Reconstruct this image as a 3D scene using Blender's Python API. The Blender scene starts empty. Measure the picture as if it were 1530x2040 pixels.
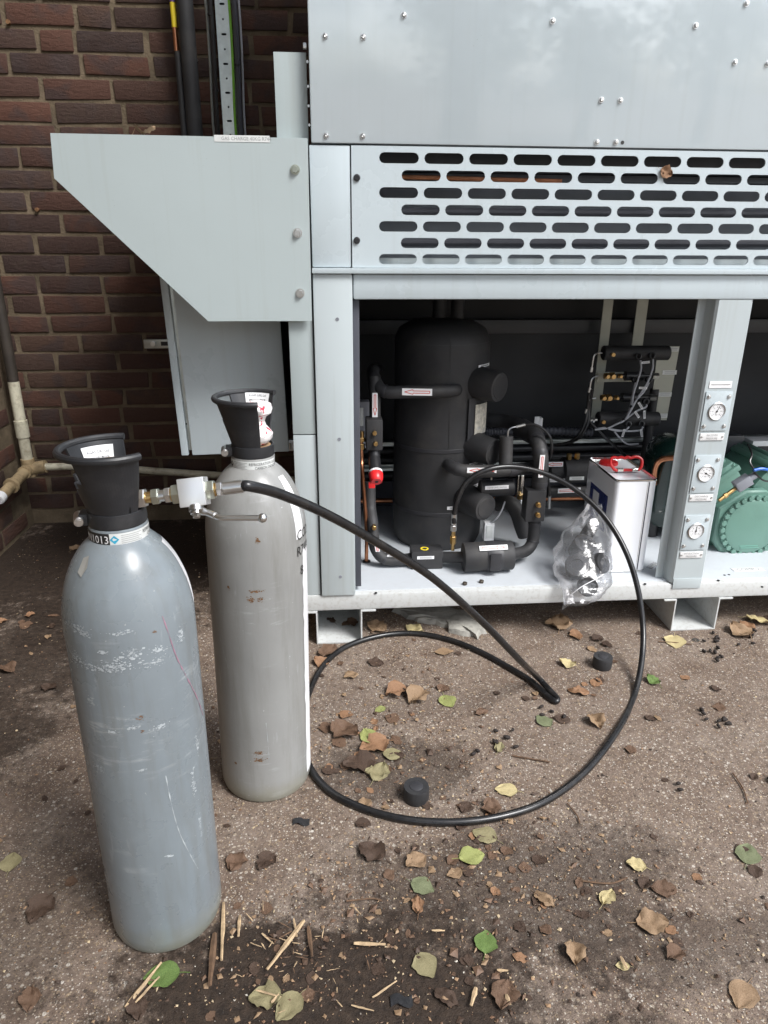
import bpy, bmesh, math, random
from math import sin, cos, pi, radians, atan2, sqrt, hypot
from mathutils import Vector, Matrix, noise
random.seed(7)
scene = bpy.context.scene
COL = scene.collection
V = Vector

# ------------------------------------------------------------------ camera
PW, PH, FPX, CAMZ = 1530.0, 2040.0, 1401.24, 1.15
PITCH, YAW, ROLL = radians(20.671), radians(4.706), radians(0.304)
_f = V((sin(YAW)*cos(PITCH), cos(YAW)*cos(PITCH), -sin(PITCH)))
_r0 = V((cos(YAW), -sin(YAW), 0)); _u0 = _r0.cross(_f)
_r = _r0*cos(ROLL) + _u0*sin(ROLL); _u = -_r0*sin(ROLL) + _u0*cos(ROLL)
CAM = V((0, 0, CAMZ))
cam = bpy.data.cameras.new('camera'); cam_ob = bpy.data.objects.new('camera', cam); COL.objects.link(cam_ob)
cam.sensor_fit = 'VERTICAL'; cam.sensor_height = 24.0; cam.lens = FPX*24.0/PH
cam.clip_start = 0.05; cam.clip_end = 500
cam_ob.matrix_world = Matrix(((_r.x, _u.x, -_f.x, 0), (_r.y, _u.y, -_f.y, 0), (_r.z, _u.z, -_f.z, CAMZ), (0, 0, 0, 1)))
scene.camera = cam_ob

# ------------------------------------------------------------------ light
SUN_EL, SUN_AZ = radians(50), radians(134)      # azimuth from +Y clockwise: behind and to the right of the viewer
world = bpy.data.worlds.new('World'); scene.world = world; world.use_nodes = True
wn = world.node_tree.nodes; wl = world.node_tree.links
sky = wn.new('ShaderNodeTexSky'); sky.sky_type = 'NISHITA'; sky.sun_disc = False
sky.sun_elevation = SUN_EL; sky.sun_rotation = SUN_AZ; sky.air_density = 1.0; sky.dust_density = 1.6; sky.ozone_density = 1.0
hsv = wn.new('ShaderNodeHueSaturation'); hsv.inputs['Saturation'].default_value = 0.95
wl.new(sky.outputs[0], hsv.inputs['Color'])
cloudc = wn.new('ShaderNodeHueSaturation'); cloudc.inputs['Saturation'].default_value = 0.22; cloudc.inputs['Value'].default_value = 3.0; wl.new(sky.outputs[0], cloudc.inputs['Color'])
wtc = wn.new('ShaderNodeTexCoord'); cno = wn.new('ShaderNodeTexNoise'); cno.inputs['Scale'].default_value = 6.0; cno.inputs['Detail'].default_value = 7; cno.inputs['Roughness'].default_value = 0.58; cno.inputs['Distortion'].default_value = 0.4
wl.new(wtc.outputs['Generated'], cno.inputs['Vector'])
crp = wn.new('ShaderNodeValToRGB'); crp.color_ramp.elements[0].position = 0.42; crp.color_ramp.elements[1].position = 0.62; wl.new(cno.outputs['Fac'], crp.inputs['Fac'])
cmx = wn.new('ShaderNodeMix'); cmx.data_type = 'RGBA'; wl.new(crp.outputs['Color'], cmx.inputs[0]); wl.new(hsv.outputs[0], cmx.inputs[6]); wl.new(cloudc.outputs[0], cmx.inputs[7])
wl.new(cmx.outputs[2], wn['Background'].inputs['Color'])
wn['Background'].inputs['Strength'].default_value = 0.05
sun = bpy.data.lights.new('sun', 'SUN'); sun.energy = 1.5; sun.angle = radians(22); sun.color = (1.0, 0.99, 0.975)
sun_ob = bpy.data.objects.new('sun', sun); COL.objects.link(sun_ob)
sd = V((sin(SUN_AZ)*cos(SUN_EL), cos(SUN_AZ)*cos(SUN_EL), sin(SUN_EL)))
sun_ob.rotation_euler = sd.to_track_quat('Z', 'Y').to_euler(); sun_ob.location = (3, -3, 8)
scene.view_settings.view_transform = 'Standard'; scene.view_settings.look = 'None'
scene.view_settings.exposure = 1.6; scene.view_settings.gamma = 1.0

# ------------------------------------------------------------------ helpers
def ray(px, py): return _f + _r*((px-PW/2)/FPX) - _u*((py-PH/2)/FPX)
def at(px, py, Y):                       # a point seen at a photo pixel, at depth Y of the place
    d = ray(px, py); return CAM + d*(Y/d.y)
def gz(px, py, z=0.0):                   # the same, at height z
    d = ray(px, py); return CAM + d*((z-CAMZ)/d.z)
def oncyl(px, py, cx, cy, r):            # (angle, height) where a pixel's ray meets an upright cylinder
    d = ray(px, py); a = d.x**2+d.y**2; b = -2*(d.x*cx+d.y*cy); c = cx*cx+cy*cy-r*r
    t = (-b-sqrt(max(b*b-4*a*c, 0)))/(2*a); P = CAM+d*t
    return atan2(P.y-cy, P.x-cx), P.z

class MB:
    def __init__(s): s.v = []; s.f = []
    def add(s, vs, fs):
        o = len(s.v); s.v += [tuple(v) for v in vs]; s.f += [tuple(i+o for i in f) for f in fs]; return s
    def box(s, a, b, bev=0.0, M=None, top=None):
        x0, x1 = sorted((a[0], b[0])); y0, y1 = sorted((a[1], b[1])); z0, z1 = sorted((a[2], b[2]))
        if bev <= 0:
            vs = [(x0,y0,z0),(x1,y0,z0),(x1,y1,z0),(x0,y1,z0),(x0,y0,z1),(x1,y0,z1),(x1,y1,z1),(x0,y1,z1)]
            fs = [(0,3,2,1),(4,5,6,7),(0,1,5,4),(1,2,6,5),(2,3,7,6),(3,0,4,7)]
        else:
            bm = bmesh.new(); bmesh.ops.create_cube(bm, size=1)
            bmesh.ops.scale(bm, vec=(x1-x0, y1-y0, z1-z0), verts=bm.verts); bmesh.ops.translate(bm, vec=((x0+x1)/2, (y0+y1)/2, (z0+z1)/2), verts=bm.verts)
            bmesh.ops.bevel(bm, geom=list(bm.edges), offset=bev, segments=2, affect='EDGES', profile=0.6)
            bm.verts.index_update(); vs = [v.co.copy() for v in bm.verts]; fs = [[v.index for v in f.verts] for f in bm.faces]; bm.free()
        if M is not None: vs = [M @ V(v) for v in vs]
        return s.add(vs, fs)
    def tube(s, path, r, n=10, caps=True, closed=False):
        P = [V(p) for p in path]; m = len(P); R = r if isinstance(r, (list, tuple)) else [r]*m
        T = []
        for i in range(m):
            a = P[(i-1) % m] if (closed or i > 0) else P[i]; b = P[(i+1) % m] if (closed or i < m-1) else P[i]
            t = b-a; T.append(t.normalized() if t.length > 1e-9 else V((0,0,1)))
        u = T[0].orthogonal().normalized(); vs = []
        for i in range(m):
            u = (u - T[i]*u.dot(T[i])); u = u.normalized() if u.length > 1e-6 else T[i].orthogonal().normalized()
            w = T[i].cross(u)
            for k in range(n):
                a = 2*pi*k/n; vs.append(P[i] + (u*cos(a)+w*sin(a))*R[i])
        fs = []
        for i in range(m if closed else m-1):
            j = (i+1) % m
            for k in range(n): fs.append((i*n+k, i*n+(k+1) % n, j*n+(k+1) % n, j*n+k))
        if caps and not closed: fs += [tuple(range(n-1, -1, -1)), tuple(range((m-1)*n, m*n))]
        return s.add(vs, fs)
    def lathe(s, prof, c=(0,0,0), axis=(0,0,1), n=32, a0=0.0, a1=2*pi, xdir=None, close=True):
        ax = V(axis).normalized(); u = V(xdir) if xdir is not None else (V((1,0,0)) if abs(ax.z) > 0.9 else ax.orthogonal())
        u = (u-ax*u.dot(ax)).normalized(); w = ax.cross(u); c = V(c); full = abs(a1-a0-2*pi) < 1e-6
        cols = n if full else n+1; vs = []
        for (r, z) in prof:
            for k in range(cols):
                a = a0+(a1-a0)*k/n; vs.append(c+ax*z+(u*cos(a)+w*sin(a))*r)
        fs = []
        for i in range(len(prof)-1):
            for k in range(n):
                k2 = (k+1) % cols; fs.append((i*cols+k, i*cols+k2, (i+1)*cols+k2, (i+1)*cols+k))
        if full and close:
            if prof[0][0] > 1e-6: fs.append(tuple(range(cols-1, -1, -1)))
            if prof[-1][0] > 1e-6: fs.append(tuple(range((len(prof)-1)*cols, len(prof)*cols)))
        return s.add(vs, fs)
    def cyl(s, a, b, r, n=16, r2=None, ch=0.0):
        a = V(a); b = V(b); L = (b-a).length; r2 = r if r2 is None else r2
        prof = [(r,0),(r2,L)] if ch <= 0 else [(r-ch,0),(r,ch),(r2,L-ch),(r2-ch,L)]
        return s.lathe(prof, a, b-a, n)
    def hexnut(s, a, b, r): return s.cyl(a, b, r, 6, ch=min(0.0012, r*0.12))
    def poly(s, pts, d):                     # flat outline given thickness along d
        n = len(pts); d = V(d); vs = [V(p) for p in pts]+[V(p)+d for p in pts]
        fs = [tuple(range(n)), tuple(range(2*n-1, n-1, -1))]+[(i, n+i, n+(i+1) % n, (i+1) % n) for i in range(n)]
        return s.add(vs, fs)
    def sphere(s, c, r, n=12): 
        m = n//2
        return s.lathe([(max(r*sin(pi*i/m), 0.0), -r*cos(pi*i/m)) for i in range(m+1)], c, (0,0,1), n, close=False)
    def mesh(s, name, smooth=35):
        me = bpy.data.meshes.new(name); me.from_pydata(s.v, [], s.f)
        bm = bmesh.new(); bm.from_mesh(me); bmesh.ops.remove_doubles(bm, verts=bm.verts, dist=1e-6)
        bmesh.ops.recalc_face_normals(bm, faces=bm.faces); bm.to_mesh(me); bm.free()
        if smooth:
            for p in me.polygons: p.use_smooth = True
            me.set_sharp_from_angle(angle=radians(smooth))
        return me

def link(o, parent=None):
    COL.objects.link(o)
    if parent is not None:
        o.parent = parent; o.matrix_parent_inverse = (PINV.get(parent.name) or Matrix.Identity(4))
        PINV[o.name] = Matrix.Identity(4)
    return o
PINV = {}
def obj(name, mb, m, parent=None, smooth=35):
    me = mb if isinstance(mb, bpy.types.Mesh) else mb.mesh(name, smooth)
    o = bpy.data.objects.new(name, me); me.materials.clear(); me.materials.append(m); return link(o, parent)
def tag(o, label, cat=None, group=None, kind=None):
    if label: o['label'] = label
    if cat: o['category'] = cat
    if group: o['group'] = group
    if kind: o['kind'] = kind
    return o
def thing(name, loc, label, cat, group=None):
    o = bpy.data.objects.new(name, None); o.location = loc; o.empty_display_size = 0.05; COL.objects.link(o)
    PINV[o.name] = Matrix.Translation(-V(loc)); return tag(o, label, cat, group)
def smoothpath(pts, k=8):
    P = [V(p) for p in pts]; P = [P[0]*2-P[1]]+P+[P[-1]*2-P[-2]]; out = []
    for i in range(1, len(P)-2):
        for j in range(k):
            t = j/k; a, b, c, d = P[i-1], P[i], P[i+1], P[i+2]
            out.append(0.5*((2*b)+(c-a)*t+(2*a-5*b+4*c-d)*t*t+(3*b-a-3*c+d)*t**3))
    return out+[P[-2]]
_tc = {}
def text_geo(txt, size=1.0, align='LEFT'):
    key = (txt, align)
    if key not in _tc:
        cu = bpy.data.curves.new('t', 'FONT'); cu.body = txt; cu.size = 1.0; cu.align_x = align; cu.resolution_u = 2
        ob = bpy.data.objects.new('t', cu); COL.objects.link(ob); bpy.context.view_layer.update()
        me = bpy.data.meshes.new_from_object(ob.evaluated_get(bpy.context.evaluated_depsgraph_get()))
        _tc[key] = ([v.co.copy() for v in me.vertices], [tuple(p.vertices) for p in me.polygons])
        bpy.data.objects.remove(ob); bpy.data.curves.remove(cu); bpy.data.meshes.remove(me)
    vs, fs = _tc[key]; return [(v.x*size, v.y*size) for v in vs], fs
def lettering(mb, txt, size, o, ux, uy, align='CENTER', sx=1.0):
    vs, fs = text_geo(txt, size, align); o, ux, uy = V(o), V(ux).normalized(), V(uy).normalized()
    mb.add([o+ux*(x*sx)+uy*y for x, y in vs], fs); return mb
def stadium(cx, cz, w, h, n=5):
    r = h/2; return [(cx+(w/2-r)+r*cos(a), cz+r*sin(a)) for a in [-pi/2+pi*i/n for i in range(n+1)]]+[(cx-(w/2-r)+r*cos(a), cz+r*sin(a)) for a in [pi/2+pi*i/n for i in range(n+1)]]

# ------------------------------------------------------------------ materials
def nt(name):
    m = bpy.data.materials.new(name); m.use_nodes = True; t = m.node_tree; return m, t, t.nodes['Principled BSDF']
class NB:
    def __init__(s, t): s.t = t
    def n(s, typ, **k):
        o = s.t.nodes.new('ShaderNode'+typ)
        for a, b in k.items():
            if a in o.inputs: s.set(o, a, b)
            else: setattr(o, a, b)
        return o
    def set(s, o, i, v):
        if isinstance(v, bpy.types.NodeSocket): s.t.links.new(v, o.inputs[i])
        else: o.inputs[i].default_value = v
    def coord(s, w='Object'): return s.n('TexCoord').outputs[w]
    def noise(s, vec, scale, detail=4, rough=0.55, dist=0.0):
        o = s.n('TexNoise'); s.set(o, 'Vector', vec); s.set(o, 'Scale', scale); s.set(o, 'Detail', detail); s.set(o, 'Roughness', rough); s.set(o, 'Distortion', dist); return o.outputs['Fac']
    def vor(s, vec, scale, out='Distance', feat='F1', rnd=1.0):
        o = s.n('TexVoronoi'); o.feature = feat; s.set(o, 'Vector', vec); s.set(o, 'Scale', scale); s.set(o, 'Randomness', rnd); return o.outputs[out]
    def ramp(s, fac, stops, interp='LINEAR'):
        o = s.n('ValToRGB'); s.set(o, 'Fac', fac); e = o.color_ramp.elements; o.color_ramp.interpolation = interp
        while len(e) < len(stops): e.new(0.5)
        for i, (p, c) in enumerate(stops):
            e[i].position = p; e[i].color = (c if len(c) == 4 else (*c, 1)) if isinstance(c, tuple) else (c, c, c, 1)
        return o.outputs['Color']
    def mix(s, fac, a, b, mode='MIX'):
        o = s.n('Mix'); o.data_type = 'RGBA'; o.blend_type = mode; o.clamp_factor = True
        s.set(o, 0, fac)
        for i, v in ((6, a), (7, b)):
            if isinstance(v, tuple): v = v if len(v) == 4 else (*v, 1)
            s.set(o, i, v)
        return o.outputs[2]
    def math(s, op, a, b=0.0, c=0.0, clamp=False):
        o = s.n('Math'); o.operation = op; o.use_clamp = clamp; s.set(o, 0, a); s.set(o, 1, b); s.set(o, 2, c); return o.outputs[0]
    def mapping(s, vec, scale=(1,1,1), loc=(0,0,0), rot=(0,0,0)):
        o = s.n('Mapping'); s.set(o, 'Vector', vec); s.set(o, 'Scale', scale); s.set(o, 'Location', loc); s.set(o, 'Rotation', rot); return o.outputs[0]
    def bump(s, h, strength=0.3, dist=0.002, normal=None):
        o = s.n('Bump'); s.set(o, 'Height', h); s.set(o, 'Strength', strength); s.set(o, 'Distance', dist)
        if normal: s.set(o, 'Normal', normal)
        return o.outputs[0]

def plain(name, col, rough=0.5, metal=0.0, var=0.15, vs=6.0, bump=0.0, bs=300.0, bd=0.001, dirt=None, dirtamt=0.0, ds=12.0, coat=0.0, spec=0.5, rvar=0.1, stretch=(1,1,1)):
    m, t, b = nt(name); k = NB(t); co = k.mapping(k.coord(), scale=stretch)
    n1 = k.noise(co, vs, 5)
    dk = tuple(c*(1-var) for c in col); lt = tuple(min(c*(1+var), 1) for c in col)
    c = k.ramp(n1, [(0.3, dk), (0.7, lt)])
    if dirt:
        n2 = k.noise(co, ds, 6, 0.65); c = k.mix(k.ramp(n2, [(0.5, 0.0), (0.8, dirtamt)]), c, dirt)
    k.set(b, 'Base Color', c)
    n3 = k.noise(co, vs*3.1, 4)
    k.set(b, 'Roughness', k.math('MULTIPLY_ADD', n3, rvar*2, rough-rvar, clamp=True)); b.inputs['Metallic'].default_value = metal
    b.inputs['Specular IOR Level'].default_value = spec
    if coat: b.inputs['Coat Weight'].default_value = coat; b.inputs['Coat Roughness'].default_value = 0.08
    if bump: k.set(b, 'Normal', k.bump(k.noise(co, bs, 3), bump, bd))
    return m

def panel_paint(name, col, rough=0.30, streak=0.5):
    m, t, b = nt(name); k = NB(t); co = k.coord()
    lo = k.noise(co, 1.6, 5, 0.5); c = k.ramp(lo, [(0.35, tuple(x*0.95 for x in col)), (0.7, tuple(min(1, x*1.03) for x in col))])
    st = k.noise(k.mapping(co, scale=(38, 38, 1.3)), 1.0, 6, 0.6); sm = k.ramp(st, [(0.52, 0.0), (0.78, 0.26*streak)])
    c = k.mix(sm, c, (0.25, 0.24, 0.19))
    sp = k.vor(co, 85); mask = k.noise(co, 6, 3); spm = k.math('MULTIPLY', k.ramp(sp, [(0.05, 1.0), (0.10, 0.0)]), k.ramp(mask, [(0.55, 0.0), (0.75, 0.55)]))
    c = k.mix(spm, c, (0.11, 0.10, 0.08))
    k.set(b, 'Base Color', c)
    k.set(b, 'Roughness', k.math('MULTIPLY_ADD', k.noise(co, 5, 5), 0.16, rough-0.08)); b.inputs['Specular IOR Level'].default_value = 0.5
    k.set(b, 'Normal', k.bump(k.noise(co, 2.6, 3), 0.20, 0.014, k.bump(k.noise(co, 420, 2), 0.06, 0.0006)))
    return m

M = {}
M['panel'] = panel_paint('painted panel', (0.475, 0.54, 0.57), 0.28)
M['panel_gloss'] = panel_paint('painted upper panel', (0.49, 0.56, 0.595), 0.22, 0.35)
M['panel_gloss'].node_tree.nodes['Principled BSDF'].inputs['Coat Weight'].default_value = 1.0; M['panel_gloss'].node_tree.nodes['Principled BSDF'].inputs['Coat IOR'].default_value = 1.75; M['panel_gloss'].node_tree.nodes['Principled BSDF'].inputs['Coat Roughness'].default_value = 0.05
M['hood'] = panel_paint('painted hood', (0.385, 0.44, 0.445), 0.36, 0.9)
M['post'] = panel_paint('painted post', (0.43, 0.48, 0.495), 0.36, 1.1)
M['base'] = plain('weathered base paint', (0.56, 0.575, 0.57), 0.42, var=0.06, vs=3, dirt=(0.22, 0.18, 0.13), dirtamt=0.5, ds=70)
M['floor'] = plain('cabinet floor paint', (0.50, 0.53, 0.56), 0.32, var=0.05, vs=3, dirt=(0.34, 0.32, 0.29), dirtamt=0.2, ds=40)
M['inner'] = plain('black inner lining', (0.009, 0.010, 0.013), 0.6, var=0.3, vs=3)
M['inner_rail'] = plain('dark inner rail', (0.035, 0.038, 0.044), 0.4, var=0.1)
M['gasket'] = plain('grey gasket', (0.055, 0.058, 0.072), 0.55, var=0.1, vs=10)
M['galv'] = plain('galvanised steel', (0.56, 0.60, 0.58), 0.36, metal=0.85, var=0.12, vs=30, rvar=0.12)
M['zinc'] = plain('zinc plated steel', (0.62, 0.62, 0.61), 0.30, metal=1.0, var=0.05, vs=20, rvar=.04)
M['zincgreen'] = plain('yellow passivated steel', (0.46, 0.48, 0.41), 0.34, metal=1.0, var=0.06, vs=20, rvar=.04)
M['chrome'] = plain('bare alloy block', (0.80, 0.81, 0.81), 0.34, metal=0.75, var=0.03, vs=20, rvar=.04)
M['brass'] = plain('brass', (0.55, 0.37, 0.16), 0.32, metal=1.0, var=0.2, vs=60)
M['copper'] = plain('copper', (0.50, 0.22, 0.12), 0.36, metal=1.0, var=0.25, vs=25)
M['foam'] = plain('black foam insulation', (0.026, 0.026, 0.028), 0.62, var=0.25, vs=8, bump=0.25, bs=500, bd=0.0008, dirt=(0.075, 0.068, 0.06), dirtamt=0.6, ds=7)
M['tape'] = plain('black insulation tape', (0.03, 0.03, 0.034), 0.5, var=0.2, vs=10)
M['blackpvc'] = plain('black plastic', (0.016, 0.016, 0.018), 0.38, var=0.25, vs=15)
M['rubber'] = plain('black rubber hose', (0.010, 0.010, 0.011), 0.30, var=0.3, vs=25, dirt=(0.07, 0.06, 0.05), dirtamt=0.30, ds=26)
M['guard'] = plain('black guard plastic', (0.020, 0.021, 0.024), 0.45, var=0.25, vs=20, bump=0.12, bs=350, bd=0.0008, dirt=(0.12, 0.115, 0.11), dirtamt=0.22, ds=30)
M['sticker'] = plain('white sticker', (0.78, 0.78, 0.79), 0.45, var=0.04)
M['sticker_dirty'] = plain('worn white sticker', (0.62, 0.64, 0.63), 0.5, var=0.1, vs=30)
M['plate'] = plain('engraved plate', (0.72, 0.72, 0.72), 0.4, var=0.03)
M['ink'] = plain('black ink', (0.02, 0.02, 0.02), 0.5, var=0.05)
M['greyink'] = plain('grey ink', (0.28, 0.28, 0.28), 0.5, var=0.05)
M['redink'] = plain('red ink', (0.62, 0.05, 0.03), 0.45, var=0.05)
M['blueink'] = plain('blue ink', (0.03, 0.33, 0.50), 0.45, var=0.05)
M['navy'] = plain('navy label print', (0.02, 0.035, 0.16), 0.3, var=0.3, vs=30)
M['red'] = plain('red plastic', (0.70, 0.022, 0.025), 0.35, var=0.08)
M['tin'] = plain('white tin paint', (0.84, 0.86, 0.90), 0.22, var=0.02, vs=5, coat=0.3)
M['tinplate'] = plain('tinplate', (0.72, 0.72, 0.70), 0.16, metal=1.0, var=0.1, vs=10)
M['green'] = plain('green machine paint', (0.125, 0.245, 0.200), 0.40, var=0.06, vs=5, bump=.3, bs=220, bd=.001, dirt=(0.05, 0.09, 0.08), dirtamt=0.3, coat=0.2)
M['darkgreen'] = plain('dark green machine paint', (0.006, 0.020, 0.017), 0.22, var=0.1, coat=0.4)
M['gaugeface'] = plain('gauge face', (0.72, 0.73, 0.74), 0.25, var=0.03, coat=0.6)
M['olive'] = plain('bracket steel', (0.36, 0.37, 0.32), 0.4, var=0.1, metal=0.3)
M['wire'] = plain('grey wire', (0.42, 0.43, 0.46), 0.45, var=0.1)
M['whiteplastic'] = plain('white plastic', (0.70, 0.71, 0.72), 0.4, var=0.05)
M['greyplastic'] = plain('grey plastic', (0.22, 0.23, 0.26), 0.45, var=0.1)
M['yellow'] = plain('yellow tape', (0.75, 0.58, 0.03), 0.45, var=0.1, vs=20)
M['greencable'] = plain('green earth cable', (0.22, 0.52, 0.06), 0.45, var=0.15, vs=20)
M['bluehose'] = plain('blue tube', (0.02, 0.12, 0.50), 0.3, var=0.1)
M['card'] = plain('brown card', (0.38, 0.25, 0.14), 0.8, var=0.15, vs=40)
M['drain'] = plain('dirty drain pipe', (0.56, 0.53, 0.41), 0.5, var=0.2, vs=12, dirt=(0.12, 0.075, 0.03), dirtamt=0.95, ds=22)
M['drain_brown'] = plain('dirt stained drain pipe', (0.36, 0.27, 0.155), 0.55, var=0.3, vs=18, dirt=(0.07, 0.045, 0.02), dirtamt=0.9, ds=28)
M['drain_dark'] = plain('dark downpipe', (0.035, 0.028, 0.022), 0.6, var=0.3, vs=14)
M['pink'] = plain('pink crayon', (0.33, 0.17, 0.23), 0.5, var=0.2, vs=60)
M['rust'] = plain('rust', (0.17, 0.085, 0.035), 0.8, var=0.4, vs=80)
M['scuff'] = plain('scuffed paint', (0.42, 0.455, 0.475), 0.6, var=0.15, vs=60)
M['oldtape'] = plain('old tape patch', (0.27, 0.265, 0.245), 0.55, var=0.1, vs=40)
M['wood'] = plain('pale split wood', (0.43, 0.31, 0.185), 0.8, var=0.35, vs=70, dirt=(.12, .08, .05), dirtamt=.6, ds=50)
M['bark'] = plain('brown bark', (0.12, 0.07, 0.04), 0.85, var=0.4, vs=50)
M['cone'] = plain('dark cone', (0.018, 0.013, 0.011), 0.8, var=0.4, vs=90)

def wrap_mat():
    m, t, b = nt('printed wrap film'); k = NB(t); co = k.coord()
    v = k.noise(k.mapping(co, scale=(70, 70, 45)), 1.0, 2, 0.5, 1.5)
    c = k.mix(k.ramp(v, [(0.60, 0.0), (0.63, 1.0)]), (0.80, 0.78, 0.78), (0.55, 0.03, 0.06)); k.set(b, 'Base Color', c)
    b.inputs['Roughness'].default_value = 0.25; k.set(b, 'Normal', k.bump(k.noise(co, 70, 4), 0.5, 0.004)); return m
M['wrap'] = wrap_mat()

def bag_mat():
    m, t, b = nt('clear plastic film'); k = NB(t); co = k.coord()
    b.inputs['Base Color'].default_value = (0.92, 0.93, 0.95, 1); b.inputs['Roughness'].default_value = 0.12
    nb = k.bump(k.noise(k.mapping(co, scale=(1, 1, 1)), 16, 3, 0.5, 1.2), 0.28, 0.02)
    k.set(b, 'Normal', nb)
    tr = k.n('BsdfTransparent'); tr.inputs[0].default_value = (0.97, 0.97, 0.98, 1)
    lw = k.n('LayerWeight'); lw.inputs['Blend'].default_value = 0.35; k.set(lw, 'Normal', nb)
    mx = k.n('MixShader'); fac = k.math('MULTIPLY_ADD', lw.outputs['Fresnel'], 0.55, 0.06, clamp=True)
    t.links.new(fac, mx.inputs[0]); t.links.new(tr.outputs[0], mx.inputs[1]); gl = k.n('BsdfGlossy'); gl.inputs['Color'].default_value = (1, 1, 1, 1); gl.inputs['Roughness'].default_value = 0.18; k.set(gl, 'Normal', nb); m2 = k.n('MixShader'); m2.inputs[0].default_value = 0.5; t.links.new(gl.outputs[0], m2.inputs[1]); t.links.new(b.outputs[0], m2.inputs[2]); t.links.new(m2.outputs[0], mx.inputs[2])
    t.links.new(mx.outputs[0], t.nodes['Material Output'].inputs['Surface']); return m
M['bag'] = bag_mat()

def brick_mat():
    m, t, b = nt('dark red brick'); k = NB(t); co = k.coord(); oi = k.n('ObjectInfo'); r = oi.outputs['Random']
    sh = k.n('VectorMath'); sh.operation = 'ADD'; k.set(sh, 0, co); cx = k.n('CombineXYZ'); k.set(cx, 'X', k.math('MULTIPLY', r, 37.0)); k.set(cx, 'Z', k.math('MULTIPLY', r, 91.0)); k.set(sh, 1, cx.outputs[0]); co2 = sh.outputs[0]
    basec = k.ramp(r, [(0.0, (0.020, 0.015, 0.015)), (0.22, (0.048, 0.025, 0.020)), (0.45, (0.088, 0.038, 0.026)), (0.65, (0.034, 0.024, 0.021)), (0.82, (0.070, 0.040, 0.028)), (1.0, (0.058, 0.026, 0.020))])
    patch = k.noise(co2, 9, 4, 0.5, 0.6); c = k.mix(k.ramp(patch, [(0.50, 0.0), (0.62, 0.75)]), basec, (0.032, 0.026, 0.028))
    fine = k.noise(co2, 120, 5, 0.7); c = k.mix(k.math('MULTIPLY', fine, 0.55), c, k.mix(0.5, c, (0.20, 0.12, 0.09)))
    smr = k.noise(co2, 20, 6, 0.7, 0.8); c = k.mix(k.ramp(smr, [(0.56, 0.0), (0.72, 0.55)]), c, (0.080, 0.060, 0.045))
    k.set(b, 'Base Color', c); b.inputs['Roughness'].default_value = 0.88; b.inputs['Specular IOR Level'].default_value = 0.25
    h = k.math('ADD', k.noise(k.mapping(co2, scale=(1, 1, 2.5)), 45, 6, 0.7), k.math('MULTIPLY', k.noise(co2, 300, 3), 0.4))
    k.set(b, 'Normal', k.bump(h, 0.8, 0.006)); return m
M['brick'] = brick_mat()
M['mortar'] = plain('lime mortar', (0.145, 0.112, 0.075), 0.9, var=0.35, vs=9, bump=0.8, bs=120, bd=0.004, dirt=(0.05, 0.042, 0.03), dirtamt=0.9, ds=5, spec=0.2)

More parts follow.
